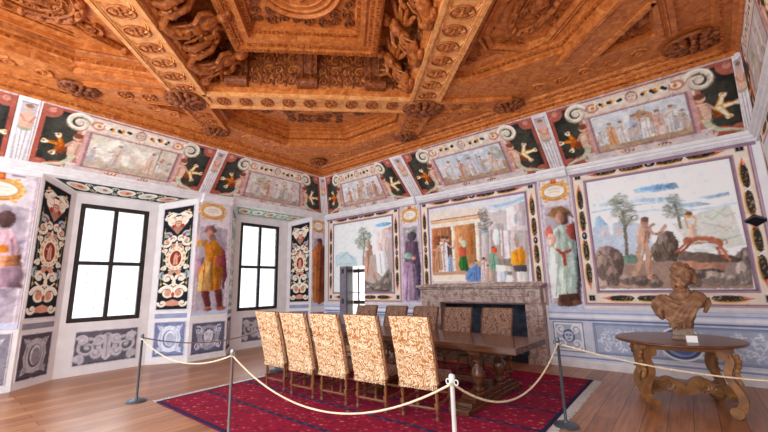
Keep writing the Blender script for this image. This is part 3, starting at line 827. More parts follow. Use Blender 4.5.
def grotesque(w, h, bg='23262b', seed=0, fade=None):
    """candelabra ornament on a dark ground, mirrored about its axis"""
    cv = CV(w, h, 'd5d0d6', .009); cv.rect(bg, .03, .03, w-.03, h-.03); c = w/2
    cr, pk, gd, bl = 'e4dacb', 'cc9680', 'c9a468', 'aab2bc'
    k = h/2.4
    cv.volute(cr, c-.12*w, 2.08*k, .19*w, 1.4, .085, PI*.5, 1, 1, 'f4ecdc'); cv.poly(pk, [(c, 1.72*k), (c-.26*w, 1.95*k), (c-.3*w, 2.1*k), (c-.1*w, 2.16*k), (c, 2.1*k)], .8)
    cv.volute(cr, c-.17*w, 2.05*k, .17*w, 1.3, .075, PI*.2, -1, 1, 'f4ecdc'); cv.ell('a8463a', c-.14*w, 1.92*k, .05*w, .05)
    cv.volute(bl, c-.3*w, 1.72*k, .12*w, 1.2, .05, 0, 1); cv.volute(cr, c-.3*w, 1.56*k, .15*w, 1.3, .065, PI*1.2, 1); cv.ell(pk, c-.3*w, 1.58*k, .05*w, .05*k)
    cv.volute(cr, c-.12*w, 1.62*k, .13*w, 1.2, .055, PI, -1); cv.ell('a8463a', c-.2*w, 1.7*k, .04*w, .035)
    cv.line(cr, [(c-.38*w, 2.2*k), (c-.2*w, 2.26*k), (c, 2.2*k)], .03); cv.ell(gd, c-.3*w, 2.27*k, .05*w, .03)
    cv.ell(cr, c, 1.17*k, .31*w, .27*k); cv.ell(gd, c, 1.17*k, .29*w, .25*k)
    for a in range(7):
        t = PI/2+PI*a/6; cv.volute(cr, c+.29*w*math.cos(t), (1.17+.25*math.sin(t))*k, .075*w, 1.1, .03, t, 1)
    cv.ell('ecdfcb', c, 1.17*k, .22*w, .21*k); cv.ell('8f3a32', c, 1.17*k, .17*w, .175*k)
    cv.volute(bl, c-.33*w, .78*k, .13*w, 1.3, .055, PI*.6, 1); cv.volute(cr, c-.2*w, .72*k, .15*w, 1.3, .065, 0, 1); cv.ell(pk, c-.12*w, .84*k, .07*w, .05)
    cv.volute(cr, c-.17*w, .4*k, .22*w, 1.5, .085, PI*.9, -1, 1, 'f4ecdc'); cv.ell(pk, c-.16*w, .4*k, .09*w, .08*k); cv.poly(pk, [(c, .25*k), (c-.2*w, .2*k), (c-.26*w, .12*k), (c, .1*k)])
    cv.volute(cr, c-.3*w, .17*k, .12*w, 1.2, .055, PI, 1); cv.line('6e7a4c', [(c-.4*w, .55*k), (c-.36*w, .95*k), (c-.4*w, 1.4*k)], .018); cv.line('6e7a4c', [(c-.41*w, 1.5*k), (c-.38*w, 1.9*k)], .018)
    for yy in (.6, .95, 1.42, 1.8): cv.ell(gd, c-.38*w, yy*k, .03*w, .03)
    cv.volute(cr, c-.33*w, 1.38*k, .08*w, 1.2, .04, PI, 1); cv.volute(cr, c-.33*w, .95*k, .08*w, 1.2, .04, PI, -1); cv.volute(pk, c-.1*w, 1.46*k, .08*w, 1.2, .04, 0, 1); cv.volute(pk, c-.1*w, .88*k, .08*w, 1.2, .04, 0, -1); cv.volute(cr, c-.34*w, 2.14*k, .09*w, 1.2, .045, 0, -1); cv.line(cr, [(c-.3*w, .62*k), (c-.15*w, .55*k), (c, .6*k)], .035)
    cv.mir(); mask(cv, c, 1.97*k, .1*w, 'dcb49c', '8c4c3c'); cv.ell('ecdfcb', c, .62*k, .06*w, .09*k); cv.ell('b8503c', c, .36*k, .05*w, .05*k)
    folk(cv, c, 1.03*k, .28*k, 'd8a890', seed=seed); cv.ell(cr, c, 1.5*k, .04*w, .07*k)
    if fade: cv.A = cv.A*(1-fade[1])+srgb(fade[0])*fade[1]
    return cv.warp(.006, .05, seed).mottle(.08, .07, seed).strokes(250, seed, .03, .01, .3)
def grisaille(w, h, kind, lo='6a6771', hi='d4d2d6', seed=0):
    cv = CV(w, h, 'd4cfd8', .009); m = .02; cv.rect(lo, m, m, w-m, h-m); cv.rect(srgb(lo)*.85, m, m, w-m, m+.03); c = w/2; md = (srgb(lo)+srgb(hi))/2
    if kind == 'scroll':
        for i, (x, y, r, d) in enumerate(((.2, .5, .3, 1), (.33, .33, .16, -1), (.12, .72, .14, -1), (.36, .72, .15, 1), (.08, .2, .12, 1))):
            cv.volute(md, x*w+.01, y*h-.015, r*h, 1.6, .1*h, i*1.3, d); cv.volute(hi, x*w, y*h, r*h, 1.6, .085*h, i*1.3, d, .85)
        cv.poly(hi, [(c-.07*w, .25*h), (c, .15*h), (c, .9*h), (c-.05*w, .86*h), (c-.12*w, .8*h), (c-.05*w, .68*h)], .9); cv.line(hi, [(c, .12*h), (c-.05*w, .2*h)], .05)
        cv.mir(); cv.line(md, [(c, .2*h), (c, .8*h)], .02); cv.ell(md, c, .82*h, .03*w, .05*h)
    elif kind == 'oval':
        cv.poly(hi, [(.1*w, .1*h), (.3*w, .16*h), (c, .12*h), (c, .88*h), (.3*w, .84*h), (.1*w, .9*h), (.2*w, .7*h), (.14*w, .5*h), (.2*w, .3*h)], .85)
        cv.volute(md, .22*w, .8*h, .1*w, 1.2, .025, 0, 1); cv.volute(md, .22*w, .2*h, .1*w, 1.2, .025, PI, -1); cv.line(md, [(.25*w, .3*h), (.22*w, .5*h), (.25*w, .7*h)], .02)
        cv.mir(); cv.ell(lo, c, h/2, .2*w, .25*h); cv.ell(hi, c+.01, h/2+.01, .165*w, .22*h); cv.ell(md, c+.02, h/2-.01, .13*w, .18*h)
    else:
        cv.poly(hi, [(.1*w, .85*h), (.2*w, .7*h), (.3*w, .85*h), (c, .9*h), (c, .1*h), (.3*w, .2*h), (.14*w, .12*h), (.2*w, .4*h)], .55)
        cv.volute(hi, .2*w, .25*h, .12*w, 1.3, .03, 0, 1); cv.volute(hi, .2*w, .75*h, .11*w, 1.3, .03, 2, -1)
        cv.mir(); mask(cv, c, .54*h, .2*h, hi, lo); cv.ell(hi, c, .46*h, .13*h, .2*h, .6); cv.line(lo, [(c-.05, .4*h), (c+.05, .4*h)], .015)
    return cv.warp(.008, .05, seed).mottle(.12, .06, seed).strokes(300, seed, .05, .012, .25)
def dado(w, h=1.06, cells=(), seed=0):
    """painted blue-grey panelling; each cell is (x0, x1, kind)"""
    B, D, L = 'cdd4e2', '7c88a6', 'eaedf3'
    cv = CV(w, h, B, .011)
    cv.rect('d0d6e4', 0, 0, w, .2); cv.rect('8b98bd', 0, .17, w, .2); cv.rect('dfe3ee', 0, .2, w, .225)
    cv.rect('c9cfe2', 0, .86, w, h); cv.rect('5b6a96', 0, .85, w, .875); cv.rect('e6e8f2', 0, .905, w, .96); cv.rect('8f9bc0', 0, .985, w, 1.0)
    for x0, x1, kind in cells:
        cv.rect(D, x0, .27, x1, .82); cv.rect(L, x0+.02, .29, x1-.02, .80); cv.rect('abb6cb', x0+.05, .32, x1-.05, .77)
        r = random.Random(seed+int(x0*100)); c = (x0+x1)/2
        if kind == 'head':
            for s in (-1, 1):
                for yy in (.42, .68): cv.volute(L, c+s*.13, yy, .1, 1.4, .04, yy*9, s)
            mask(cv, c, .55, .1, 'c9d0e2', '43527e')
        else:
            for i in range(int((x1-x0)*190)):
                a, b, t = x0+.08+r.random()*(x1-x0-.2), .36+r.random()*.34, r.random()*6
                cv.line(L if i % 2 else 'aab5d2', [(a, b), (a+.05*math.cos(t), b+.05*math.sin(t)), (a+.09*math.cos(t+.8), b+.09*math.sin(t+.8))], .022, .75, .5)
            cv.frame('93a0be', x0+.02, .29, x1-.02, .80, .03)
            if kind == 'oval':
                cv.ell(L, c, .54, .3, .27); cv.ell('52628f', c, .54, .27, .24); cv.ell('93a1c6', c, .54, .22, .2); cv.ell('6475a4', c+.02, .52, .17, .15)
    return cv.warp(.006, .06, seed).mottle(.07, .12, seed)

# scenes inside the frieze panels
def scene_fn(sky, ground, cloths, seed, town=None, cloud=None):
    def f(cv, x0, y0, x1, y1):
        w, h = x1-x0, y1-y0; r = random.Random(seed); cv.rect(sky, x0, y0, x1, y1)
        for i in range(9): cv.ell('f0eef0' if i % 2 else srgb(sky)*.9, x0+w*(.08+.84*r.random()), y0+h*(.5+.4*r.random()), w*.07, h*.08, .6)
        if cloud:
            for i in range(7): cv.ell(cloud, x0+w*(.12+.1*i), y0+h*(.45+.2*r.random()), w*.08, h*.2, .8)
        if town: town(cv, x0, y0, w, h)
        pts = [(x0, y0), (x1, y0)]+[(x1-w*t/8, y0+h*(.15+.2*r.random())) for t in range(9)]
        cv.poly(ground, pts)
        for i in range(14): cv.ell(srgb(ground)*(.7+.5*r.random()), x0+w*(.06+.88*r.random()), y0+h*(.04+.13*r.random()), w*.04, h*.04, .7)
        for i, c in enumerate(cloths): folk(cv, x0+w*(.1+.8*(i+.5)/len(cloths))+w*.02*r.random(), y0+h*.12, h*(.58+.14*r.random()), c, seed=seed+i)
        for i in range(len(cloths)*2): folk(cv, x0+w*(.04+.92*r.random()), y0+h*(.14+.1*r.random()), h*(.26+.2*r.random()), r.choice(('d8d0cc', 'b89c90', 'c8b4ac', 'a8a4b0')), seed=seed+40+i)
        j0, j1 = np.searchsorted(cv.y, [y0, y1]); i0, i1 = np.searchsorted(cv.x, [x0, x1]); k = (.2+.35*vnoise(j1-j0, i1-i0, .12/cv.p, seed, 4))[..., None]; cv.A[j0:j1, i0:i1] = cv.A[j0:j1, i0:i1]*(1-k)+srgb('d8d4d0')*k
        return cv
    return f
def town_a(cv, x0, y0, w, h):
    cv.poly('b8794a', [(x0+w*.42, y0), (x0+w*.66, y0), (x0+w*.66, y0+h*.75), (x0+w*.54, y0+h*.9), (x0+w*.42, y0+h*.75)]); cv.poly('7c5c44', [(x0+w*.48, y0), (x0+w*.6, y0), (x0+w*.6, y0+h*.6), (x0+w*.54, y0+h*.7), (x0+w*.48, y0+h*.6)])
    cv.poly('a07448', [(x0+w*.66, y0), (x0+w, y0), (x0+w, y0+h*.25), (x0+w*.88, y0+h*.45), (x0+w*.75, y0+h*.3)]); cv.blob('8f9484', x0+w*.88, y0+h*.6, w*.07, h*.22, 3, 20, .6)
def town_b(cv, x0, y0, w, h):
    cv.rect('d9d4dc', x0, y0, x0+w*.25, y0+h*.8); cv.poly('b5bdd0', [(x0+w*.36, y0), (x0+w*.62, y0), (x0+w*.62, y0+h*.7), (x0+w*.49, y0+h*.95), (x0+w*.36, y0+h*.7)]); cv.rect('8c94a8', x0+w*.33, y0, x0+w*.36, y0+h*.85); cv.rect('8c94a8', x0+w*.62, y0, x0+w*.65, y0+h*.85)
    cv.blob('8a8a78', x0+w*.9, y0+h*.6, w*.1, h*.3, 5, 24, .6); cv.poly('9c6c44', [(x0+w*.7, y0), (x0+w, y0), (x0+w, y0+h*.4), (x0+w*.85, y0+h*.5)])
def town_c(cv, x0, y0, w, h):
    cv.rect('c89870', x0+w*.5, y0, x0+w*.62, y0+h*.95); cv.rect('d8ccd0', x0+w*.62, y0, x0+w, y0+h*.8); cv.rect('7a6a68', x0+w*.54, y0, x0+w*.59, y0+h*.7)
def town_d(cv, x0, y0, w, h):
    for i in range(5): cv.rect('d9cfcc' if i % 2 else 'bba9a6', x0+w*(.42+.11*i), y0, x0+w*(.5+.11*i), y0+h*.95)
    cv.blob('8f8a6c', x0+w*.24, y0+h*.6, w*.12, h*.3, 8, 24, .6)
def town_e(cv, x0, y0, w, h):
    cv.blob('d8d4c6', x0+w*.35, y0+h*.55, w*.3, h*.3, 4, 60, .6); cv.blob('dab8a0', x0+w*.6, y0+h*.5, w*.14, h*.25, 6, 16, .5); cv.rect('7c745c', x0+w*.78, y0, x0+w*.8, y0+h); cv.rect('cbb9a8', x0+w*.82, y0+h*.08, x0+w*.98, y0+h*.92)
    for i in range(8): cv.ell(('b87840', 'c8c0b8', '8c7c6c')[i % 3], x0+w*(.85+.1*(i % 3)/2), y0+h*(.2+.08*i), w*.025, h*.05)
# ---------------------------------------------------------------- the room
ZF, ZC, CD = 3.825, 4.715, 1.08           # frieze foot, frieze head, how far the cove leans in
XR, XRT, YB = 10.05, 9.90, -9.5           # right corner (foot of the frieze / head), rear end left unwalled to let sky fill in
SK = -.045                                # the right wall is slightly out of square
def xr(y, b=XR): return b + SK*abs(y)
def xt(y): return XRT + SK*(abs(y)-CD)
S = lambda o: tag(o, kind='structure')
def ar(*p): return np.array(p, float)

# floor
b = MB(); b.box((4.7, YB/2, -.1), (11.3, -YB+.4, .2)); S(b.build('floor', M['floor']))
# niches: wall plane opening Y0..Y1, back opening y0..y1 at x=XN, window rectangle
XN = -.5; ZN, ZNB = 3.75, 3.58
NICHE = [dict(Y0=-6.85, Y1=-4.05, y0=-6.24, y1=-4.72, w=(-6.15, -4.90, 1.0, 3.38)),
         dict(Y0=-3.17, Y1=-.55, y0=-2.78, y1=-1.08, w=(-2.64, -1.38, .99, 3.40))]
b = MB()
def q4(*p): b.add(p, [(0, 1, 2, 3)])
ys = [YB, -6.85, -4.05, -3.17, -.55, 0]
for i in (0, 2, 4): q4((0, ys[i], 0), (0, ys[i+1], 0), (0, ys[i+1], ZN), (0, ys[i], ZN))
q4((0, YB, ZN), (0, 0, ZN), (0, 0, ZF), (0, YB, ZF))
q4((0, YB, ZF), (0, 0, ZF), (CD, -CD, ZC), (CD, YB, ZC))
for n in NICHE:
    Y0, Y1, y0, y1 = n['Y0'], n['Y1'], n['y0'], n['y1']; a, c, z0, z1 = n['w']
    q4((0, Y0, 0), (XN, y0, 0), (XN, y0, ZNB), (0, Y0, ZN)); q4((XN, y1, 0), (0, Y1, 0), (0, Y1, ZN), (XN, y1, ZNB))
    q4((0, Y0, ZN), (XN, y0, ZNB), (XN, y1, ZNB), (0, Y1, ZN))
    q4((XN, y0, 0), (XN, y1, 0), (XN, y1, z0), (XN, y0, z0)); q4((XN, y0, z1), (XN, y1, z1), (XN, y1, ZNB), (XN, y0, ZNB))
    q4((XN, y0, z0), (XN, a, z0), (XN, a, z1), (XN, y0, z1)); q4((XN, c, z0), (XN, y1, z0), (XN, y1, z1), (XN, c, z1))
    X2 = XN-.1
    q4((XN, a, z0), (XN, c, z0), (X2, c, z0), (X2, a, z0)); q4((XN, a, z1), (XN, c, z1), (X2, c, z1), (X2, a, z1))
    q4((XN, a, z0), (XN, a, z1), (X2, a, z1), (X2, a, z0)); q4((XN, c, z0), (XN, c, z1), (X2, c, z1), (X2, c, z0))
S(b.build('wall_left', M['plaster']))
# back wall with the doorway and the firebox cut out
DX0, DX1, DZ = 1.23, 1.70, 2.16
FX0, FX1, FZ = 4.30, 6.25, 1.17
b = MB()
for x0, x1, z0, z1 in ((0, DX0, 0, DZ), (DX1, FX0, 0, DZ), (0, FX0, DZ, ZF), (FX0, FX1, FZ, ZF), (FX1, XR, 0, ZF)):
    q4((x0, 0, z0), (x1, 0, z0), (x1, 0, z1), (x0, 0, z1))
q4((0, 0, ZF), (XR, 0, ZF), (XRT, -CD, ZC), (CD, -CD, ZC))
# door reveal
q4((DX1, 0, 0), (DX1, .35, 0), (DX1, .35, DZ), (DX1, 0, DZ)); q4((DX0, 0, 0), (DX0, .35, 0), (DX0, .35, DZ), (DX0, 0, DZ)); q4((DX0, 0, DZ), (DX1, 0, DZ), (DX1, .35, DZ), (DX0, .35, DZ))
S(b.build('wall_back', M['plaster']))
b = MB(); xe = xr(YB)
q4((XR, 0, 0), (xe, YB, 0), (xe, YB, ZF), (XR, 0, ZF)); q4((XR, 0, ZF), (xe, YB, ZF), (xt(YB), YB, ZC), (XRT, -CD, ZC))
S(b.build('wall_right', M['plaster']))

# cornice mouldings at the foot of the frieze and the pale fillet under the timber
prof = [(0, 3.69), (.03, 3.69), (.035, 3.73), (.065, 3.745), (.065, 3.785), (.095, 3.80), (.1, 3.84), (.1, 3.855), (0, 3.875)]
def run(prof, P, Q, nrm, name, mat):
    b = MB(); n = len(prof); nrm = V(nrm)
    A = [V(P)+nrm*d+V((0, 0, z)) for d, z in prof]; B = [V(Q)+nrm*d+V((0, 0, z)) for d, z in prof]
    b.hexa(A, B); return S(b.build(name, mat))
run([(d, z+.05) for d, z in prof], (0, YB, 0), (0, 0, 0), (1, 0, 0), 'trim_1', M['trimw'])
run(prof, (0, 0, 0), (XR, 0, 0), (0, -1, 0), 'trim_2', M['trimw'])
run(prof, (XR, 0, 0), (xe, YB, 0), (-1, 0, 0), 'trim_3', M['trimw'])
pl = [(0, 3.635), (.018, 3.635), (.024, 3.66), (.018, 3.69), (0, 3.69)]
for i, (x0, x1) in enumerate(((.12, 3.03), (3.68, 6.68), (7.32, 10.0))): run(pl, (x0, 0, 0), (x1, 0, 0), (0, -1, 0), 'trim_%d' % (4+i), M['trimp'])
# row of dentils on the back cornice
b = MB(); x = .15
while x < XR-.1: b.box((x, -.05, 3.715), (.03, .03, .03)); x += .055
S(b.build('trim_7', M['trimw']))
# breaks of the cornice over the painted men
for i, (x0, x1) in enumerate(((3.08, 3.62), (6.72, 7.28))):
    run([(0, 3.66), (.1, 3.68), (.13, 3.73), (.13, 3.79), (.16, 3.81), (.16, 3.865), (0, 3.88)], (x0, 0, 0), (x1, 0, 0), (0, -1, 0), 'trim_%d' % (8+i), M['trimw'])
run([(0, 3.66), (.1, 3.68), (.13, 3.73), (.13, 3.79), (.16, 3.81), (.16, 3.865), (0, 3.88)], (0, -3.98, 0), (0, -3.24, 0), (1, 0, 0), 'trim_10', M['trimw'])
# dark stone brackets at the ends of the frieze
b = MB(); b.prism([(0, 0), (.16, .03), (.2, .14), (.13, .2), (0, .2)], (xr(1.6)-.02, -1.55, 2.45), (-1, 0, 0), (0, 0, 1), (0, -1, 0), .3)
# window_1, window_2: iron frame, cross bars, leaded glass
for i, n in enumerate(NICHE):
    a, c, z0, z1 = n['w']; x = XN-.05; cy, cz = (a+c)/2, (z0+z1)/2; zb = z0+(z1-z0)*.49
    W = S(empty('window_%d' % (i+1), (x, cy, z0)))
    f = MB(); t = .085
    for yy in (a+t/2, c-t/2): f.box((0, yy-cy, cz-z0), (.07, t, z1-z0))
    for zz in (z0+t/2, z1-t/2): f.box((0, 0, zz-z0), (.07, c-a-2*t, t))
    f.build('window_frame', M['iron'], W, bevel=.008)
    f = MB(); f.box((.005, 0, cz-z0), (.06, .075, z1-z0-2*t)); f.box((.005, 0, zb-z0), (.055, c-a-2*t, .075)); f.build('cross_bar', M['iron'], W, bevel=.006)
    for ya, yb in ((a+t, cy-.0375), (cy+.0375, c-t)):
        for za, zc in ((z0+t, zb-.0375), (zb+.0375, z1-t)):
            g = MB(); g.box((-.005, (ya+yb)/2-cy, (za+zc)/2-z0), (.006, yb-ya, zc-za)); p = g.build('window_pane', M['glass'], W)
            l = MB(); k = 3
            for j in range(1, k): l.box((.002, ya+(yb-ya)*j/k-cy, (za+zc)/2-z0), (.006, .0045, zc-za))
            for j in range(1, 6): l.box((.002, (ya+yb)/2-cy, za+(zc-za)*j/6-z0), (.006, yb-ya, .0045))
            l.build('lead_grid', M['lead'], p)
    h = MB()
    for zz in (.6, 1.85): h.ell((.03, c-a-(c-a)/2+.09, zz), (.02, .02, .02))
    h.build('hook', M['iron'], W)
# daylit chamber beyond the doorway
b = MB()
for p in (((.2, .36, 0), (3.6, .36, 0), (3.6, 2.6, 0), (.2, 2.6, 0)),): q4(*p)
S(b.build('floor_side_room', M['floor']))
b = MB(); q4((.2, .36, 0), (.2, 2.6, 0), (.2, 2.6, 2.6), (.2, .36, 2.6)); q4((3.6, .36, 0), (3.6, 2.6, 0), (3.6, 2.6, 2.6), (3.6, .36, 2.6)); q4((.2, .36, 2.6), (3.6, .36, 2.6), (3.6, 2.6, 2.6), (.2, 2.6, 2.6))
S(b.build('wall_side_room', M['plaster']))
W = S(empty('window_3', (1.3, 2.55, .3)))
f = MB()
for xx in (-1.05, -.35, .35, 1.05): f.box((xx, 0, .95), (.06, .06, 2.2))
for zz in (-.1, .75, 1.95): f.box((0, 0, zz), (2.1, .06, .1))
f.build('window_frame', M['iron'], W)
# door_1: a jib door swung open into the room
D = S(empty('door_1', (DX0, 0, 0)))
b = MB(); b.box((-.012, -.125, DZ/2), (.024, .25, DZ-.02)); b.build('door_leaf', M['door'], D)
b = MB(); b.box((-.155, -.125, DZ/2), (.26, .26, DZ-.01)); b.build('door_edge', M['doorpaint'], D)
for zz in (1.16, 2.02):
    b = MB(); b.box((-.155, -.26, zz), (.09, .02, .14)); b.build('lock_plate', M['iron'], D, bevel=.004)
for zz in (1.12, 2.02):
    b = MB(); b.box((.24, .04, zz), (.46, .05, .1)); b.build('door_bar', M['iron'], D, bevel=.004)
b = MB(); b.tube([(.2, .04, .1), (.2, .04, 2.1)], .025); b.build('bolt_rod', M['iron'], D)

# ---------------------------------------------------------------- frescoes on the back wall (y = 0)
OFF = .006
def on_back(x0, x1, z0, z1, o=OFF): return flat((x0, -o, z0), (x1-x0, 0, 0), (0, 0, z1-z0))
def on_left(y0, y1, z0, z1, o=OFF, x=0.): return flat((x+o, y0, z0), (0, y1-y0, 0), (0, 0, z1-z0))
SB, SL = (0, OFF, 0), (-OFF, 0, 0)
def cut(o, x0, x1, z0, z1, rx, rz):
    """remove the part of a painted wall panel that the doorway takes"""
    me = o.data; bm = bmesh.new(); bm.from_mesh(me)
    bmesh.ops.delete(bm, geom=[f for f in bm.faces if x0 < f.calc_center_median().x < x1 and z0 < f.calc_center_median().z < z1], context='FACES'); bm.to_mesh(me); bm.free()
def mural(x0, x1, key, w, h, bg, nt, ns, label, seed, top=3.76, bot=1.13):
    root = tag(empty('mural_painting', ((x0+x1)/2, 0, bot)), label, 'mural', 'framed wall paintings')
    o = V(root.location)
    cvb = border(x1-x0, top-bot, nt, ns, seed)
    if key == 'S3':
        W_, H_ = x1-x0, (top-bot)/2; cvb.poly('17161a', [(W_-.27, H_), (W_-.13, H_+.1), (W_, H_+.02), (W_-.0, H_-.02), (W_-.13, H_-.1)]); cvb.line('5a5a62', [(W_-.24, H_+.01), (W_-.13, H_+.07), (W_-.02, H_+.02)], .02)
    bd = cvb.build('painted_border', lambda U, W: on_back(x0, x1, bot, top)(U, W)-ar(*o), root, skirt=SB)
    cv = CV(w, h, bg, .0085); cv.spec(TR[key], .3).strokes(800, seed, .045, .010, .32).warp(.011, .05, seed).mottle(.06, .1, seed).blur(1)
    pc = cv.build('painted_scene', lambda U, W: on_back(x0+.28, x1-.28, bot+.28, top-.28, .011)(U, W)-ar(*o), root, skirt=(0, .006, 0))
    m = MB(); xa, xb, za, zb = x0+.265-o.x, x1-.265-o.x, .265, top-bot-.265
    for c, d in (((0, -.012, za), (xb-xa+.03, .02, .025)), ((0, -.012, zb), (xb-xa+.03, .02, .025)), ((xa, -.012, (za+zb)/2), (.025, .02, zb-za)), ((xb, -.012, (za+zb)/2), (.025, .02, zb-za))): m.box(c, d)
    m.build('inner_moulding', M['trimp'], root)
    return bd, pc
mural(7.32, 9.95, 'S3', 2.07, 2.07, 'edf0f3', 2, 2, 'large framed wall painting of a naked man facing a leaping red creature among rocks', 3)
mural(3.68, 6.68, 'S2', 2.45, 2.07, 'dcdce2', 2, 2, 'framed wall painting above the fireplace with open pavilion and people in robes', 5)
bd, pc = mural(.15, 3.03, 'S1', 2.23, 2.07, 'e6ecf0', 2, 2, 'framed wall painting with a tall tree, cut by the open doorway', 9)
for o in (bd, pc): cut(o, DX0-1.59, DX1-1.59, -2, DZ-1.13, 0, 0)

def tp(cv, name, fn, label, cat, group=None, skirt=None, loc=(0, 0, 0)):
    o = cv.build(name, fn, None, None, skirt); return tag(o, label, cat, group)
tp(figure_panel('G4', .62, extra=1, seed=4), 'painted_figure', on_back(6.69, 7.31, 1.06, 3.66), 'painted man in pale green robe with red sash right of the fireplace', 'wall painting', 'painted standing figures', SB)
tp(figure_panel('G3', .63, shade='8d7f90', seed=6), 'painted_figure', on_back(3.04, 3.67, 1.06, 3.66), 'painted dark hooded man in purple robe left of the fireplace', 'wall painting', 'painted standing figures', SB)
tp(figure_panel('G1', .86, 2.66, (.42, 2.48), seed=8), 'painted_figure', on_left(-4.04, -3.18, 1.0, 3.66), 'painted bearded man in yellow tunic on the pier between the windows', 'wall painting', 'painted standing figures', SL)
tp(figure_panel('G2', .52, 2.66, (.5, 2.48), shade='94829a', seed=10), 'painted_figure', on_left(-.54, -.02, 1.0, 3.66), 'painted man in rust brown robe in the far corner', 'wall painting', 'painted standing figures', SL)
tp(figure_panel('G0', .88, 2.66, (.42, 2.36), seed=12), 'painted_figure', on_left(-7.75, -6.87, 1.0, 3.66), 'painted woman in lilac dress carrying a basket at the left edge', 'wall painting', 'painted standing figures', SL)

# dado
tp(dado(2.74, cells=((.1, 2.62, 'oval'),), seed=1), 'dado_panel', on_back(7.31, 10.05, 0, 1.06), 'long blue grey painted dado panel with central oval behind the bust table', 'wall painting', 'painted dado panels', SB)
tp(dado(.66, cells=((.06, .6, 'head'),), seed=2), 'dado_panel', on_back(6.65, 7.31, 0, 1.06), 'narrow blue grey painted dado panel with grotesque head below the green robed man', 'wall painting', 'painted dado panels', SB)
tp(dado(2.0, cells=((.08, 1.3, 'leaf'), (1.38, 1.93, 'head')), seed=3), 'dado_panel', on_back(1.70, 3.70, 0, 1.06), 'blue grey painted dado panel behind the far chairs, right of the doorway', 'wall painting', 'painted dado panels', SB)
tp(dado(1.2, cells=((.1, 1.1, 'leaf'),), seed=4), 'dado_panel', on_back(.02, 1.22, 0, 1.06), 'blue grey painted dado panel left of the open doorway', 'wall painting', 'painted dado panels', SB)
for (x0, x1), i in zip(((7.31, 10.05), (.0, 1.1), (1.75, 3.7)), (11, 12, 13)): run([(0, 1.05), (.035, 1.06), (.045, 1.1), (.02, 1.13), (0, 1.135)], (x0, 0, 0), (x1, 0, 0), (0, -1, 0), 'trim_%d' % i, M['trimw'])
run([(0, 0), (.03, 0), (.03, .1), (.015, .13), (0, .13)], (6.6, 0, 0), (XR, 0, 0), (0, -1, 0), 'baseboard_back', M['trimw'])
b = MB(); b.box((-0.02, -3.6, .05), (.06, .9, .1)); b.box((.0, -.28, .05), (.03, .56, .1)); b.box((.0, -8.2, .05), (.03, 2.7, .1)); S(b.build('baseboard_left', M['trimw']))
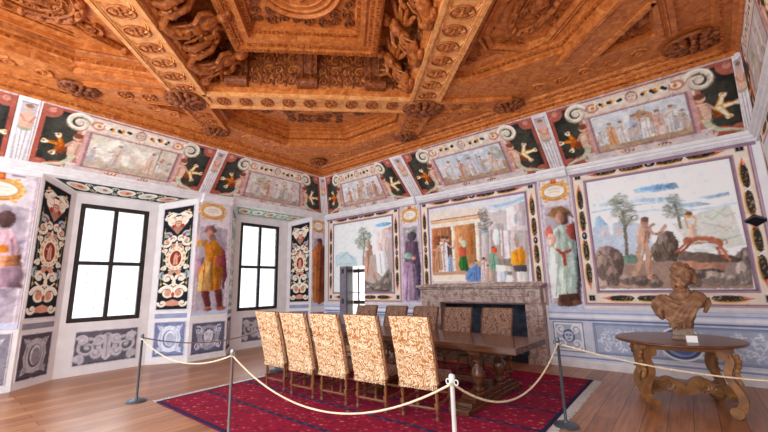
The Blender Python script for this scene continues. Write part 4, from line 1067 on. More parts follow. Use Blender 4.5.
# the same on the left wall and in the niches
tp(grisaille(.8, .7, 'head', '64667a', 'd3d3de', 3), 'dado_panel', on_left(-4.0, -3.2, .12, .84), 'grey painted panel with bearded head below the yellow tunic man', 'wall painting', 'grey painted panels', SL)
tp(grisaille(.5, .7, 'oval', '70758c', 'd3d6e2', 4), 'dado_panel', on_left(-.53, -.03, .12, .84), 'grey painted panel below the rust robed man in the far corner', 'wall painting', 'grey painted panels', SL)
tp(grisaille(.8, .85, 'oval', '8d8a96', 'e2dfe4', 5), 'dado_panel', on_left(-7.72, -6.92, .1, .95), 'pale grey painted panel below the woman with the basket', 'wall painting', 'grey painted panels', SL)
for i, n in enumerate(NICHE):
    Y0, Y1, y0, y1 = n['Y0'], n['Y1'], n['y0'], n['y1']; a, c, z0, z1 = n['w']
    who = ('left', 'right')[i]
    def spl(A, B, ta, tb, z0, z1a, z1b):
        A, B = ar(*A), ar(*B); P = A+(B-A)*ta; Q = A+(B-A)*tb; u = (B-A)/np.linalg.norm(B-A); nn = ar(-u[1], u[0], 0)
        if nn[0] < 0: nn = -nn
        d = nn*OFF; up = lambda z: ar(0, 0, z)
        return quad(P+up(z0)+d, Q+up(z0)+d, Q+up(z1b)+d, P+up(z1a)+d), tuple(-d)
    lo = ('5a5560', '54566a')[i]
    f, sk = spl((0, Y0, 0), (XN, y0, 0), .04, .86, 1.13, 3.67, 3.52)
    tp(grotesque(.66, 2.4, '22262a', 1+i*7) if i == 0 else grotesque(.5, 2.4, '5f7a6c', 3, ('b9c9c0', .35)), 'ornament_panel', f, 'black ornament strip on the left splay of the left window niche' if i == 0 else 'pale green ornament strip on the left splay of the right window niche', 'wall painting', 'ornament strips in the window splays', sk)
    f, sk = spl((0, Y0, 0), (XN, y0, 0), .06, .84, .12, .9, .9)
    tp(grisaille(.64, .78, 'oval', lo, 'c9c5cb', 11+i), 'dado_panel', f, 'grey painted oval panel low on the left splay of the %s niche' % who, 'wall painting', 'grey painted panels', sk)
    f, sk = spl((0, Y0, 0), (XN, y0, 0), .06, .84, .97, 1.07, 1.07)
    tp(CV(.6, .1, '8f8d9c').mottle(.1), 'painted_band', f, 'narrow grey painted band on the left splay of the %s niche' % who, 'wall painting', 'grey painted bands', sk)
    f, sk = spl((XN, y1, 0), (0, Y1, 0), .12, .94, 1.13, 3.47, 3.62)
    tp(grotesque(.66, 2.4, '23262e', 5+i*3), 'ornament_panel', f, 'black ornament strip on the right splay of the %s window niche' % who, 'wall painting', 'ornament strips in the window splays', sk)
    f, sk = spl((XN, y1, 0), (0, Y1, 0), .14, .92, .14, .9, .9)
    tp(grisaille(.64, .78, 'oval', '7a84a8', 'e4e8f2', 14+i), 'dado_panel', f, 'bluish painted oval panel low on the right splay of the %s niche' % who, 'wall painting', 'grey painted panels', sk)
    f, sk = spl((XN, y1, 0), (0, Y1, 0), .14, .92, .97, 1.07, 1.07)
    tp(CV(.6, .1, '98a2c0').mottle(.1), 'painted_band', f, 'narrow bluish painted band on the right splay of the %s niche' % who, 'wall painting', 'grey painted bands', sk)
    tp(grisaille(c-a-.16, .66, 'scroll', '6c6974', 'c6c3ca', 17+i), 'dado_panel', on_left(a+.16, c, .17, .83, OFF, XN), 'dark grey painted scroll panel under the %s window' % who, 'wall painting', 'grey painted panels', SL)
    # soffit painting
    cv = CV(2.3, .5, 'dcdcdc', .01); cv.rect('34443f' if i == 0 else '7fae98', .0, .04, 2.3, .46)
    for k in range(5):
        x = .23+.46*k; cv.ell('e6e0d4', x, .25, .19, .15); cv.ell('c9d2cc' if k % 2 else 'd8a892', x, .25, .14, .1); cv.ell('b86a50', x+.03, .25, .05, .05)
        for s in (-1, 1): cv.volute('ded8c8', x+.22, .25+s*.1, .07, 1.2, .025, 0, s)
    cv.warp(.008, .05, i).mottle(.08, .08, i)
    d = ar(0, 0, -OFF); P = lambda x, y, z: ar(x, y, z)+d
    lx = lambda t, Y, y: Y+(y-Y)*t; zz = lambda t: ZN+(ZNB-ZN)*t
    fn = quad(P(XN*.08, lx(.08, Y0, y0)+.1, zz(.08)), P(XN*.08, lx(.08, Y1, y1)-.1, zz(.08)), P(XN*.9, lx(.9, Y1, y1)-.05, zz(.9)), P(XN*.9, lx(.9, Y0, y0)+.05, zz(.9)))
    tp(cv, 'soffit_panel', fn, ('dark green painted ornament on the soffit of the left window niche', 'light green painted ornament on the soffit of the right window niche')[i], 'wall painting', 'painted niche soffits', (0, 0, OFF))

# ---------------------------------------------------------------- the canted frieze
def fr_b(xa, xb, xc, xd):
    n = ar(0, -(ZC-ZF), -CD); n = n/np.linalg.norm(n)*OFF
    return quad(ar(xa, 0, ZF)+n, ar(xb, 0, ZF)+n, ar(xc, -CD, ZC)+n, ar(xd, -CD, ZC)+n), tuple(-n)
def fr_l(ya, yb, yc, yd):
    n = ar(ZC-ZF, 0, -CD); n = n/np.linalg.norm(n)*OFF
    return quad(ar(0, ya, ZF)+n, ar(0, yb, ZF)+n, ar(CD, yc, ZC)+n, ar(CD, yd, ZC)+n), tuple(-n)
fz = 'painted frieze panels'
f, k = fr_b(.16, 3.48, 3.52, 1.2); tp(frieze(2.9, scene_fn('d9dde4', 'b08a70', ('c4604a', 'd8ccc4', 'b87850', 'e0dcdc', 'c89080', 'a86850'), 1, town_c), 1), 'frieze_panel', f, 'frieze panel above the painting with the doorway, next to the far corner', 'wall painting', fz, k)
f, k = fr_b(3.82, 7.0, 6.98, 3.9); tp(frieze(3.1, scene_fn('c9d6e2', '9c7450', ('d8dce4', 'c4705c', 'e4e4ea', 'b4bcd0', 'd8a890'), 2, town_b), 2), 'frieze_panel', f, 'frieze panel over the fireplace painting, with pale blue sky', 'wall painting', fz, k)
f, k = fr_b(7.26, 10.0, 9.86, 7.26); tp(frieze(2.68, scene_fn('cfd9e2', 'a07c54', ('d8884c', 'e4dcd8', '8fb0dc', 'f0ecea', 'd8a08c', 'e6e4e4'), 3, town_a), 3), 'frieze_panel', f, 'frieze panel at the right end, over the naked man painting', 'wall painting', fz, k)
f, k = fr_b(3.53, 3.79, 3.85, 3.6); tp(herm(.24, 1), 'herm_pilaster', f, 'painted herm pilaster in the frieze above the purple robed man', 'wall painting', 'painted herms', k)
f, k = fr_b(7.0, 7.25, 7.23, 6.99); tp(herm(.24, 2), 'herm_pilaster', f, 'painted herm pilaster in the frieze above the green robed man', 'wall painting', 'painted herms', k)
f, k = fr_l(-7.08, -4.1, -4.18, -7.1); tp(frieze(2.95, scene_fn('cfc4b0', 'a89274', ('d0b8a0', 'd8b098'), 4, town_e, 'e6dfd0'), 4, (('a85a18', 'd08838'), ('c89838', 'e8dcc0'))), 'frieze_panel', f, 'frieze panel above the left window with cloudy cream sky', 'wall painting', fz, k)
f, k = fr_l(-3.84, -.16, -1.22, -3.92); tp(frieze(3.0, scene_fn('cdc2b6', '9c8470', ('c8b0a0', 'b87858', 'd8cfc8', 'a89888', 'd0b0a0'), 5, town_d), 5), 'frieze_panel', f, 'frieze panel above the right window next to the far corner', 'wall painting', fz, k)
f, k = fr_l(YB+.1, -7.38, -7.4, YB+.1); tp(frieze(2.1, scene_fn('b9b39c', '8c7a60', ('c8b8a0',), 6), 6), 'frieze_panel', f, 'dark frieze panel cut off by the left edge', 'wall painting', fz, k)
f, k = fr_l(-4.07, -3.87, -3.95, -4.15); tp(herm(.22, 3), 'herm_pilaster', f, 'painted herm pilaster in the frieze above the yellow tunic man', 'wall painting', 'painted herms', k)
f, k = fr_l(-7.35, -7.1, -7.13, -7.37); tp(herm(.24, 4), 'herm_pilaster', f, 'painted herm pilaster at the far left of the frieze', 'wall painting', 'painted herms', k)
n = ar(.7, -.7, .6)*.012
f = quad(ar(0.0, -.16, ZF)+n, ar(.16, 0, ZF)+n, ar(CD+.1, -CD+.02, ZC)+n, ar(CD-.02, -CD-.1, ZC)+n); tp(herm(.22, 5), 'herm_pilaster', f, 'painted herm pilaster in the far corner of the frieze', 'wall painting', 'painted herms', tuple(-n))
f = quad(ar(XR-.02, -.12, ZF), ar(xr(3.4)-.01, -3.4, ZF), ar(xt(3.4)-.01, -3.4, ZC), ar(XRT-.02, -CD-.12, ZC)); cv = frieze(2.9, scene_fn('b7b1a6', '8c7a68', ('c8b0a0', 'b8a898'), 7, town_d), 7)
tp(cv, 'frieze_panel', f, 'painted frieze panel on the side wall at the upper right corner', 'wall painting', fz, (.02, 0, 0))
f = quad(ar(XR-.14, -.008, ZF), ar(XR-.012, -.14, ZF), ar(XRT-.012, -CD-.1, ZC-.01), ar(XRT-.1, -CD-.008, ZC-.01)); tp(herm(.2, 6), 'herm_pilaster', f, 'painted herm pilaster in the upper right corner of the frieze', 'wall painting', 'painted herms', (.02, .02, 0))
cvb = border(3.2, 2.63, 2, 2, 31); rt = tag(empty('mural_painting', (xr(1.8), -1.8, 1.13)), 'garland-bordered wall painting on the side wall at the right edge', 'mural', 'framed wall paintings'); o_ = V(rt.location)
fnr = quad(ar(xr(.2)-.012, -.2, 1.13), ar(xr(3.4)-.012, -3.4, 1.13), ar(xr(3.4)-.012, -3.4, 3.76), ar(xr(.2)-.012, -.2, 3.76))
cvb.build('painted_border', lambda U, W: fnr(U, W)-ar(*o_), rt, skirt=(.012, 0, 0))
cvs = CV(2.64, 2.07, 'c9ccd0', .02); scene_fn('d4dade', '9c8870', ('c8b0a0', '8c9cb8', 'd8c8b8'), 9, town_d)(cvs, 0, 0, 2.64, 2.07)
fnr2 = quad(ar(xr(.48)-.018, -.48, 1.41), ar(xr(3.12)-.018, -3.12, 1.41), ar(xr(3.12)-.018, -3.12, 3.48), ar(xr(.48)-.018, -.48, 3.48))
cvs.strokes(200, 4).build('painted_scene', lambda U, W: fnr2(U, W)-ar(*o_), rt, skirt=(.006, 0, 0))
# ---------------------------------------------------------------- carved timber ceiling
ZB = 4.90
def uv(u, v): return ((u+v)/2, (u-v)/2)
def ccw(P):
    a = sum(P[i][0]*P[(i+1) % len(P)][1]-P[(i+1) % len(P)][0]*P[i][1] for i in range(len(P)))
    return list(P) if a > 0 else list(reversed(P))
def inset(P, d):
    n = len(P); L = []
    for i in range(n):
        a, b = V((*P[i], 0)), V((*P[(i+1) % n], 0)); t = (b-a).normalized(); nn = V((-t.y, t.x, 0)); L.append((a+nn*d, t))
    out = []
    for i in range(n):
        (p, t), (q, s) = L[i-1], L[i]; den = t.x*s.y-t.y*s.x
        k = ((q.x-p.x)*s.y-(q.y-p.y)*s.x)/den; out.append((p.x+t.x*k, p.y+t.y*k))
    return out
BAYS = dict(
    A=[uv(-2.36, 8.33), uv(2.57, 8.33), uv(2.57, 13.4), uv(-2.36, 13.4)],
    B=[uv(-2.5, 7.62), uv(2.6, 7.62), (4.52, -1.92), (2.92, -1.92), (1.92, -2.92), (1.92, -4.42)],
    C=[(2.12, -6.95), (2.12, -9.2), (5.98, -9.2), (2.70, -5.92)],
    D=[(6.25, -2.83), (6.5, -2.6), (7.95, -2.45), (8.8, -3.3), (8.8, -5.44)],
    E=[(8.3, -1.98), (9.0, -1.98), (9.0, -2.68)],
    F=[(2.2, -5.45), (1.8, -6.1), (1.8, -4.95)],
    G=[(5.45, -2.2), (4.95, -1.8), (6.1, -1.8)])
BAYS = {k: ccw(p) for k, p in BAYS.items()}
cpro = [(1.07, 4.70), (1.10, 4.69), (1.13, 4.72), (1.13, 4.75), (1.18, 4.76), (1.18, 4.80), (1.24, 4.82), (1.27, 4.86), (1.33, 4.86), (1.36, 4.90), (1.44, 4.90)]
def path(d, z):
    e = d-CD
    return [(d, YB, z), (d, -d, z), (xt(d)-e, -d, z), (xt(YB)-e, YB, z)]
b = MB()
outer = [V(p) for p in path(1.44, ZB)]
loops = [outer]+[[V((*p, ZB)) for p in P] for P in BAYS.values()]
flatv = [v for l in loops for v in l]; b.add(flatv, tessellate_polygon(loops))
CEIL = S(b.build('ceiling', M['ceil']))
b = MB()
for (d, z), (d2, z2) in zip(cpro[:-1], cpro[1:]): b.strip(path(d, z), path(d2, z2), closed=False)
b.build('cornice', M['ceil'], CEIL)
b = MB()
def row(b, P, Q, z, s, step, out):
    P, Q = V(P), V(Q); L = (Q-P).length; t = (Q-P)/L; a = math.atan2(t.y, t.x)
    for i in range(int(L/step)): b.box(P+t*(step*(i+.5))+V((0, 0, z)), s, a)
d1, d2 = 1.155, 1.30
row(b, (d1, -8.6, 0), (d1, -d1, 0), 4.755, (.04, .04, .035), .075, 0); row(b, (d1, -d1, 0), (9.8, -d1, 0), 4.755, (.04, .04, .035), .075, 0)
row(b, (d2, -8.6, 0), (d2, -d2, 0), 4.85, (.1, .03, .03), .16, 0); row(b, (d2, -d2, 0), (9.6, -d2, 0), 4.85, (.1, .03, .03), .16, 0)
row(b, (9.72, -1.2, 0), (9.5, -4.5, 0), 4.755, (.04, .04, .035), .075, 0)
b.build('dentil_row', M['ceil_dk'], CEIL)
def coffer(key, prof, mat='ceil', name='coffer'):
    P = BAYS[key]; b = MB(); prev = None
    for d, z in prof:
        cur = [(x, y, z) for x, y in (inset(P, d) if d else P)]
        if prev: b.strip(prev, cur)
        prev = cur
    b.add(prev, [tuple(range(len(prev)))]); return b.build(name, M[mat], CEIL)
def edge_row(b, P, d, z, s, step):
    Q = inset(P, d) if d else P
    for i in range(len(Q)): row(b, (*Q[i], 0), (*Q[(i+1) % len(Q)], 0), z, s, step, 0)
# scroll carving ---------------------------------------------------
def scroll(b, o, e1, e2, n, r, turns=1.5, st=0., d=1, w=.18):
    k = 15; o = V(o); pts = []; rr = []
    for i in range(k+1):
        t = i/k; q = r*(1-.82*t); a = st+d*2*PI*turns*t
        pts.append(o+e1*(q*math.cos(a))+e2*(q*math.sin(a))+n*(w*r*.35)); rr.append(w*r*(1-.5*t))
    b.tube(pts, rr, 5); R = Matrix((e1, e2, n)).transposed()
    b.ell(pts[-1], (w*r*1.2,)*3, None, 6, 4)
    for j in (3, 7):
        a = st+d*2*PI*turns*j/k; q = r*(1-.82*j/k)*1.15
        b.ell(o+e1*(q*math.cos(a))+e2*(q*math.sin(a))+n*(w*r*.3), (r*.3, r*.13, r*.14), R @ Matrix.Rotation(a+1.1*d, 3, 'Z'), 6, 4)
def relief(b, o, e1, e2, n, w, h, cell, seed=0, inside=None, z=0.):
    r = random.Random(seed); o, e1, e2, n = V(o), V(e1), V(e2), V(n); nx, ny = max(1, round(w/cell)), max(1, round(h/cell))
    for i in range(nx):
        for j in range(ny):
            x, y = (i+.5)*w/nx+(r.random()-.5)*cell*.2, (j+.5)*h/ny+(r.random()-.5)*cell*.2
            if inside and not inside(o+e1*x+e2*y): continue
            scroll(b, o+e1*x+e2*y, e1, e2, n, cell*(.4+.12*r.random()), 1.2+.5*r.random(), r.random()*6.3, r.choice((-1, 1)), .24)
def inpoly(P, m=0.):
    Q = inset(P, m) if m else P
    return lambda p: all((Q[(i+1) % len(Q)][0]-Q[i][0])*(p.y-Q[i][1])-(Q[(i+1) % len(Q)][1]-Q[i][1])*(p.x-Q[i][0]) > 0 for i in range(len(Q)))
X, Y, DN = V((1, 0, 0)), V((0, 1, 0)), V((0, 0, -1))
EU, EV = V((1, 1, 0)).normalized(), V((1, -1, 0)).normalized()
def fig(name, o, e1, e2, n, s, flip=1):
    """a winged carved half-figure ending in a leaf scroll"""
    o, n = V(o), V(n); e1, e2 = V(e1)*flip, V(e2); R = Matrix((e1, e2, n)).transposed(); b = MB()
    p = lambda x, y, z: o+e1*(x*s)+e2*(y*s)+n*(z*s)
    b.ell(p(0, .55, .16), (.1*s, .12*s, .11*s), R); b.ell(p(0, .64, .14), (.12*s, .09*s, .1*s), R, 8, 5)
    b.ell(p(.02, .28, .12), (.15*s, .2*s, .11*s), R); b.ell(p(.03, .05, .12), (.13*s, .15*s, .11*s), R)
    for k in (0, 2, 4, 6): b.tube([p(-.14+.045*k, .08, .2), p(-.18+.06*k, -.08, .2), p(-.2+.07*k, -.26, .14)], [.022*s, .028*s, .012*s], 5)
    b.tube([p(-.12, .38, .12), p(-.28, .22, .2), p(-.2, .05, .26)], [.06*s, .05*s, .04*s], 6); b.tube([p(.14, .38, .12), p(.27, .25, .2), p(.2, .1, .24)], [.06*s, .05*s, .04*s], 6)
    for k in range(4): b.ell(p(.3+.05*k, .42-.13*k, .05), (.24*s, .06*s, .05*s), R @ Matrix.Rotation(.7-.35*k, 3, 'Z'), 8, 5)
    b.tube([p(.03, -.1, .1), p(-.08, -.3, .1), p(-.3, -.4, .1), p(-.42, -.25, .1), p(-.3, -.15, .1)], [.15*s, .13*s, .1*s, .07*s, .04*s], 7)
    b.ell(p(-.1, -.38, .06), (.2*s, .1*s, .08*s), R, 8, 5)
    return b.build(name, M['ceil_dk'], CEIL, smooth=60)
# A: the deep square bay with the hanging frame
coffer('A', [(0, ZB), (0, 4.95), (.05, 4.97), (.05, 5.72), (.3, 5.74)])
P = inset(BAYS['A'], .61); b = MB(); prev = None
for d, z in [(0, 5.74), (0, 5.28), (.03, 5.25), (.12, 5.25), (.12, 5.29), (.2, 5.31), (.24, 5.28), (.3, 5.28), (.3, 5.38), (.38, 5.40), (.38, 5.46)]:
    cur = [(x, y, z) for x, y in (inset(P, d) if d else P)]
    if prev: b.strip(prev, cur)
    prev = cur
b.add(prev, [(0, 1, 2, 3)]); b.build('hanging_frame', M['ceil'], CEIL)
b = MB(); edge_row(b, P, .075, 5.245, (.035, .05, .03), .065); edge_row(b, P, .335, 5.385, (.035, .05, .03), .065); edge_row(b, P, .16, 5.285, (.05, .03, .03), .09); b.build('dentil_row', M['ceil_dk'], CEIL)
b = MB(); Q = inset(P, .4); cx, cy = (sum(p[k] for p in Q)/4 for k in (0, 1)); wq = (V((*Q[1], 0))-V((*Q[0], 0))).length
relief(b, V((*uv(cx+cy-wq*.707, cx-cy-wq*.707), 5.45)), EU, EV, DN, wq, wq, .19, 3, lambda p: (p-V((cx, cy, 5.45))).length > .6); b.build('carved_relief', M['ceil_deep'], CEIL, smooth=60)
b = MB()
for r, t, z in ((.55, .04, 5.44), (.46, .025, 5.45), (.36, .02, 5.45)): b.tube([(cx+r*math.cos(a*PI/16), cy+r*math.sin(a*PI/16), z) for a in range(32)], t, 6, True)
for k in range(8): b.ell((cx+.18*math.cos(k*PI/4), cy+.18*math.sin(k*PI/4), 5.44), (.12, .06, .04), Matrix.Rotation(k*PI/4, 3, 'Z'))
b.ell((cx, cy, 5.43), (.09, .09, .06)); b.build('medallion', M['ceil'], CEIL, smooth=60)
UP = V((0, 0, 1)); vf = 8.38
for uc in (-1.62, .03, 1.69):     # corbels on the face of the cross beam
    o = V((*uv(uc, vf), 4.97)); b = MB(); w = .17
    pr = [(0, 0), (.14, 0), (.17, .1), (.11, .24), (.15, .4), (.2, .55), (.24, .62), (.24, .74), (0, .74)]
    b.prism(pr, o-EU*w, EV, UP, EU, 2*w); b.tube([o-EU*(w+.01)+EV*.12+UP*.08, o+EU*(w+.01)+EV*.12+UP*.08], .075, 10)
    b.tube([o-EU*.08+EV*.17+UP*.12, o-EU*.08+EV*.12+UP*.3, o-EU*.08+EV*.2+UP*.55], .03, 6); b.tube([o+EU*.08+EV*.17+UP*.12, o+EU*.08+EV*.12+UP*.3, o+EU*.08+EV*.2+UP*.55], .03, 6)
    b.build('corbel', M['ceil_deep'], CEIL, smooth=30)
def vrel(o, e, n, L, h, seed):
    b = MB(); k = max(3, int(round(L/.23)))
    for i in range(k):
        c = V(o)+V(e)*(L*(i+.5)/k); d = 1 if i % 2 else -1
        for q, rr in ((.17, .1), (.45, .115), (.74, .1), (.95, .08)): scroll(b, c+UP*h*q, V(e), UP, V(n), rr, 1.4, PI/2-d*1.2+q*4, d, .27)
        b.ell(c+UP*h*.3, (.05, .05, .06))
        for q in (.1, .32, .6, .86): b.ell(c+V(e)*(L/k*.5)+UP*h*q, (.035, .035, .075)); b.ell(c+V(e)*(L/k*.32)+UP*h*(q+.06), (.025, .025, .05))
    b.build('carved_relief', M['ceil_deep'], CEIL, smooth=60)
sq2 = math.sqrt(2)
for ua, ub in ((-2.5, -1.85), (-1.38, -.2), (.26, 1.45), (1.93, 2.6)): vrel(V((*uv(ua, vf), 5.0)), EU, EV, (ub-ua)/sq2, .7, 5)
for va, vb in ((8.5, 9.4), (9.5, 10.4), (10.5, 11.4), (11.5, 12.4)): vrel(V((*uv(2.5, va), 5.0)), EV, -EU, (vb-va)/sq2, .7, 6)
for va in (9.05, 10.15, 11.3): fig('carved_figure', V((*uv(2.3, va), 5.16)), EV, (UP*.75-EU*.6).normalized(), (-EU*.75-UP*.6).normalized(), .74)
for va in (9.1, 10.3, 11.5): fig('carved_figure', V((*uv(-2.0, va), 5.14)), EV, (UP*.5+EU*.85).normalized(), (EU*.5-UP*.85).normalized(), .78, -1)
fig('carved_figure', V((*uv(-2.2, 8.65), 5.1)), EU, UP, EV, .5); fig('carved_figure', V((*uv(2.3, 8.6), 5.2)), EU, UP, EV, .55, -1)
b = MB()      # small scrolling consoles between figures and frame
for va in (9.7, 10.9):
    for k in (-1, 1): b.tube([V((*uv(-2.3, va+.12*k), 5.0)), V((*uv(-2.1, va+.12*k), 4.97)), V((*uv(-1.85, va+.12*k), 5.08)), V((*uv(-1.7, va+.1*k), 5.3))], [.05, .06, .05, .03], 7)
    scroll(b, V((*uv(-2.1, va), 4.98)), EU, UP, EV, .1, 1.4, 0, 1, .3); scroll(b, V((*uv(-1.75, va), 5.2)), EU, UP, EV, .1, 1.4, PI, -1, .3)
b.build('carved_bracket', M['ceil_dk'], CEIL, smooth=60)
for va in (8.9, 9.9, 10.9): vrel(V((*uv(-2.3, va-.4), 4.98)), EV, EU, .6, .6, 7)
# B: the coffer towards the far corner
coffer('B', [(0, ZB), (0, 4.98), (.05, 5.0), (.05, 5.07), (.11, 5.08), (.11, 5.16), (.17, 5.17), (.17, 5.25), (.22, 5.25), (.22, 5.29), (.28, 5.29)])
b = MB(); c = BAYS['B']
for o, r in ((uv(-.0, 6.75), .36), (uv(-1.05, 6.45), .32), (uv(1.05, 6.45), .32)):
    o = V((*o, 5.28))
    for d in (-1, 1): scroll(b, o+EU*d*r*.8, EU, EV, DN, r*.6, 1.5, PI/2-d*PI/2, d, .28)
    for k in range(7): b.ell(o+EU*(r*.9*math.cos(k*PI/6))+EV*(r*.9*math.sin(k*PI/6)), (r*.45, r*.12, .05), Matrix.Rotation(PI/4-k*PI/6, 3, 'Z'), 8, 5)
o = V((*uv(.0, 5.9), 5.28)); b.ell(o, (.12, .12, .07)); relief(b, o-EU*.6-EV*.2, EU, EV, DN, 1.2, .4, .2, 11)
b.build('carved_relief', M['ceil_deep'], CEIL, smooth=60)
b = MB(); edge_row(b, c, .08, 5.06, (.04, .04, .03), .08); b.build('dentil_row', M['ceil_dk'], CEIL)
# C: left bay with the round medallion
coffer('C', [(-.05, ZB), (-.05, 4.87), (-.01, 4.87), (0, 4.95), (.04, 4.95), (.04, 5.0), (.06, 5.02), (.06, 5.09), (.13, 5.09), (.13, 5.12), (.1, 5.14), (.12, 5.18), (.2, 5.18), (.2, 5.15), (.24, 5.15), (.24, 5.21)])
b = MB(); edge_row(b, BAYS['C'], .045, 5.05, (.05, .05, .055), .085); edge_row(b, BAYS['C'], .17, 5.175, (.05, .04, .02), .08); b.build('dentil_row', M['ceil_dk'], CEIL)
b = MB(); edge_row(b, BAYS['C'], .42, 5.2, (.8, .02, .02), .8); edge_row(b, BAYS['C'], .5, 5.2, (.8, .02, .02), .8); b.build('panel_bead', M['ceil_dk'], CEIL)
def medal(name, o, rx, ry, e1, e2, seed):
    o = V(o); b = MB(); R = Matrix((e1, e2, -DN)).transposed()
    for k, t in ((1, .045), (.84, .03), (.6, .02)): b.tube([o+e1*(rx*k*math.cos(a*PI/16))+e2*(ry*k*math.sin(a*PI/16)) for a in range(32)], t, 6, True)
    for a in range(16):
        q = a*PI/8; p = o+e1*(rx*.92*math.cos(q))+e2*(ry*.92*math.sin(q)); b.ell(p+DN*.02, (.07, .05, .04), R, 6, 4)
    relief(b, o-e1*rx*.7-e2*ry*.7, e1, e2, DN, rx*1.4, ry*1.4, .17, seed); b.ell(o+DN*.03, (rx*.3, ry*.3, .06), R)
    b.ell(o+DN*.05+e1*rx*.1, (.08, .1, .08), R); return b.build(name, M['ceil_dk'], CEIL, smooth=60)
medal('medallion', (3.2, -7.62, 5.18), .52, .52, X, Y, 21)
b = MB(); scroll(b, V((2.95, -6.95, 5.19)), X, Y, DN, .14, 1.4, 0, 1, .25); b.tube([(2.8, -6.55, 5.18), (2.88, -6.9, 5.17), (3.0, -7.1, 5.17)], .035, 6); b.tube([(2.72, -6.55, 5.18), (2.8, -6.9, 5.17), (2.9, -7.15, 5.17)], .025, 6); b.ell((2.76, -6.5, 5.17), (.09, .06, .05)); b.build('carved_relief', M['ceil_dk'], CEIL, smooth=60)
b = MB()
for k in range(26): p = V((*uv(-3.23, 8.75+.19*k), 4.99)); b.ell(p, (.07, .045, .07), Matrix.Rotation(-PI/4+(k % 2)*.7, 3, 'Z'), 6, 4)
b.build('leaf_cresting', M['ceil_dk'], CEIL, smooth=60)
# D: right bay with the oval
coffer('D', [(0, ZB), (0, 4.93), (.04, 4.95), (.04, 4.99), (.1, 5.01), (.1, 5.05), (.16, 5.07), (.2, 5.12)])
o = V((7.9, -3.45, 5.1)); medal('medallion', o, .62, .26, EV, EU, 31)
b = MB(); n = 8
for k, t in ((1.0, .05), (1.14, .035)): b.tube([o+DN*.02+EV*(.86*k*(1 if a in (0, 1, 6, 7) else -1)*(1 if a in (0, 7, 3, 4) else .72))+EU*(.47*k*(1 if a < 4 else -1)*(.6 if a in (0, 7, 3, 4) else 1)) for a in range(8)], t, 6, True)
b.build('oval_frame', M['ceil'], CEIL)
b = MB(); relief(b, V((6.45, -3.0, 5.11)), EV, EU, DN, 2.6, .34, .17, 33, inpoly(BAYS['D'], .12)); relief(b, V((7.2, -2.75, 5.11)), X, Y*-1, DN, 1.5, .3, .16, 34, lambda p: inpoly(BAYS['D'], .12)(p) and (p-o).length > .75); relief(b, V((8.05, -2.7, 5.11)), EV, -EU, DN, 1.1, .3, .16, 35, inpoly(BAYS['D'], .12)); b.build('carved_relief', M['ceil_dk'], CEIL, smooth=60)
b = MB(); edge_row(b, BAYS['D'], .07, 4.99, (.04, .03, .03), .08); b.build('dentil_row', M['ceil_dk'], CEIL)
# E, F, G: small triangles
for k in 'EFG':
    coffer(k, [(0, ZB), (0, 4.95), (.03, 4.96), (.03, 5.0)])
    b = MB(); Pk = BAYS[k]; x0, y0 = min(p[0] for p in Pk), min(p[1] for p in Pk); relief(b, V((x0, y0, 4.99)), X, Y, DN, max(p[0] for p in Pk)-x0, max(p[1] for p in Pk)-y0, .12, 41, inpoly(Pk, .05)); b.build('carved_relief', M['ceil_dk'], CEIL, smooth=60)
# the big beams with their running roundels
def beam(P, Q, w, mat, rings, name='beam', step=None, scales=True):
    P, Q = V((*P, ZB)), V((*Q, ZB)); t = (Q-P).normalized(); s = V((-t.y, t.x, 0)); L = (Q-P).length; a = math.atan2(t.y, t.x)
    b = MB(); b.box((P+Q)/2+V((0, 0, -.02)), (L, w, .04), a)
    for k in (-1, 1):
        b.box((P+Q)/2+s*(k*(w/2-.03))+DN*.05, (L, .06, .035), a); b.tube([P+s*k*(w/2-.075)+DN*.045, Q+s*k*(w/2-.075)+DN*.045], .014, 6)
    root = b.build(name, M[mat], CEIL); r = MB()
    for d in rings:
        c = P+t*d+DN*.045
        rx, ry = (.105, .155) if w > .5 else (.1, .14)
        r.tube([c+t*(rx*math.cos(i*PI/10))+s*(ry*math.cos(PI/2-i*PI/10)) for i in range(20)], .017, 6, True)
        for i in range(6): r.ell(c+t*(.05*math.cos(i*PI/3))+s*(.075*math.sin(i*PI/3)), (.042, .026, .022), Matrix.Rotation(a+i*PI/3, 3, 'Z'), 6, 4)
        r.ell(c+DN*.01, (.025, .025, .025), None, 6, 4)
    r.build('roundel', M['ceil_dk'], root, smooth=60)
    if scales:
        r = MB(); h = w/2-.09
        for d in rings:
            c = P+t*d+DN*.04
            r.tube([c+s*(h*math.cos(i*PI/12))-t*(.2*math.sin(i*PI/12)-.16) for i in range(13)], .016, 6)
            r.tube([c+s*(h*.85*math.cos(i*PI/12))-t*(.16*math.sin(i*PI/12)-.16) for i in range(13)], .01, 6)
        r.build('scale_moulding', M[mat], root, smooth=60)
vs = [11.5-.485*i for i in range(9)]
def along(u, v0, v1): return uv(u, v0), uv(u, v1)
p, q = along(-2.78, 7.9, 14.6); beam(p, q, .57, 'ceil_lt', [(v-7.9)/sq2 for v in [8.57+.487*i for i in range(11)]])
p, q = along(2.985, 7.9, 13.6); beam(p, q, .57, 'ceil_lt', [(v-7.9)/sq2 for v in [8.57+.475*i for i in range(11)]])
p, q = uv(-2.5, 7.99), uv(2.6, 7.99); beam(p, q, .49, 'ceil_lt', [(u+2.5)/sq2 for u in [-2.07+.53*i for i in range(9)]], scales=False)
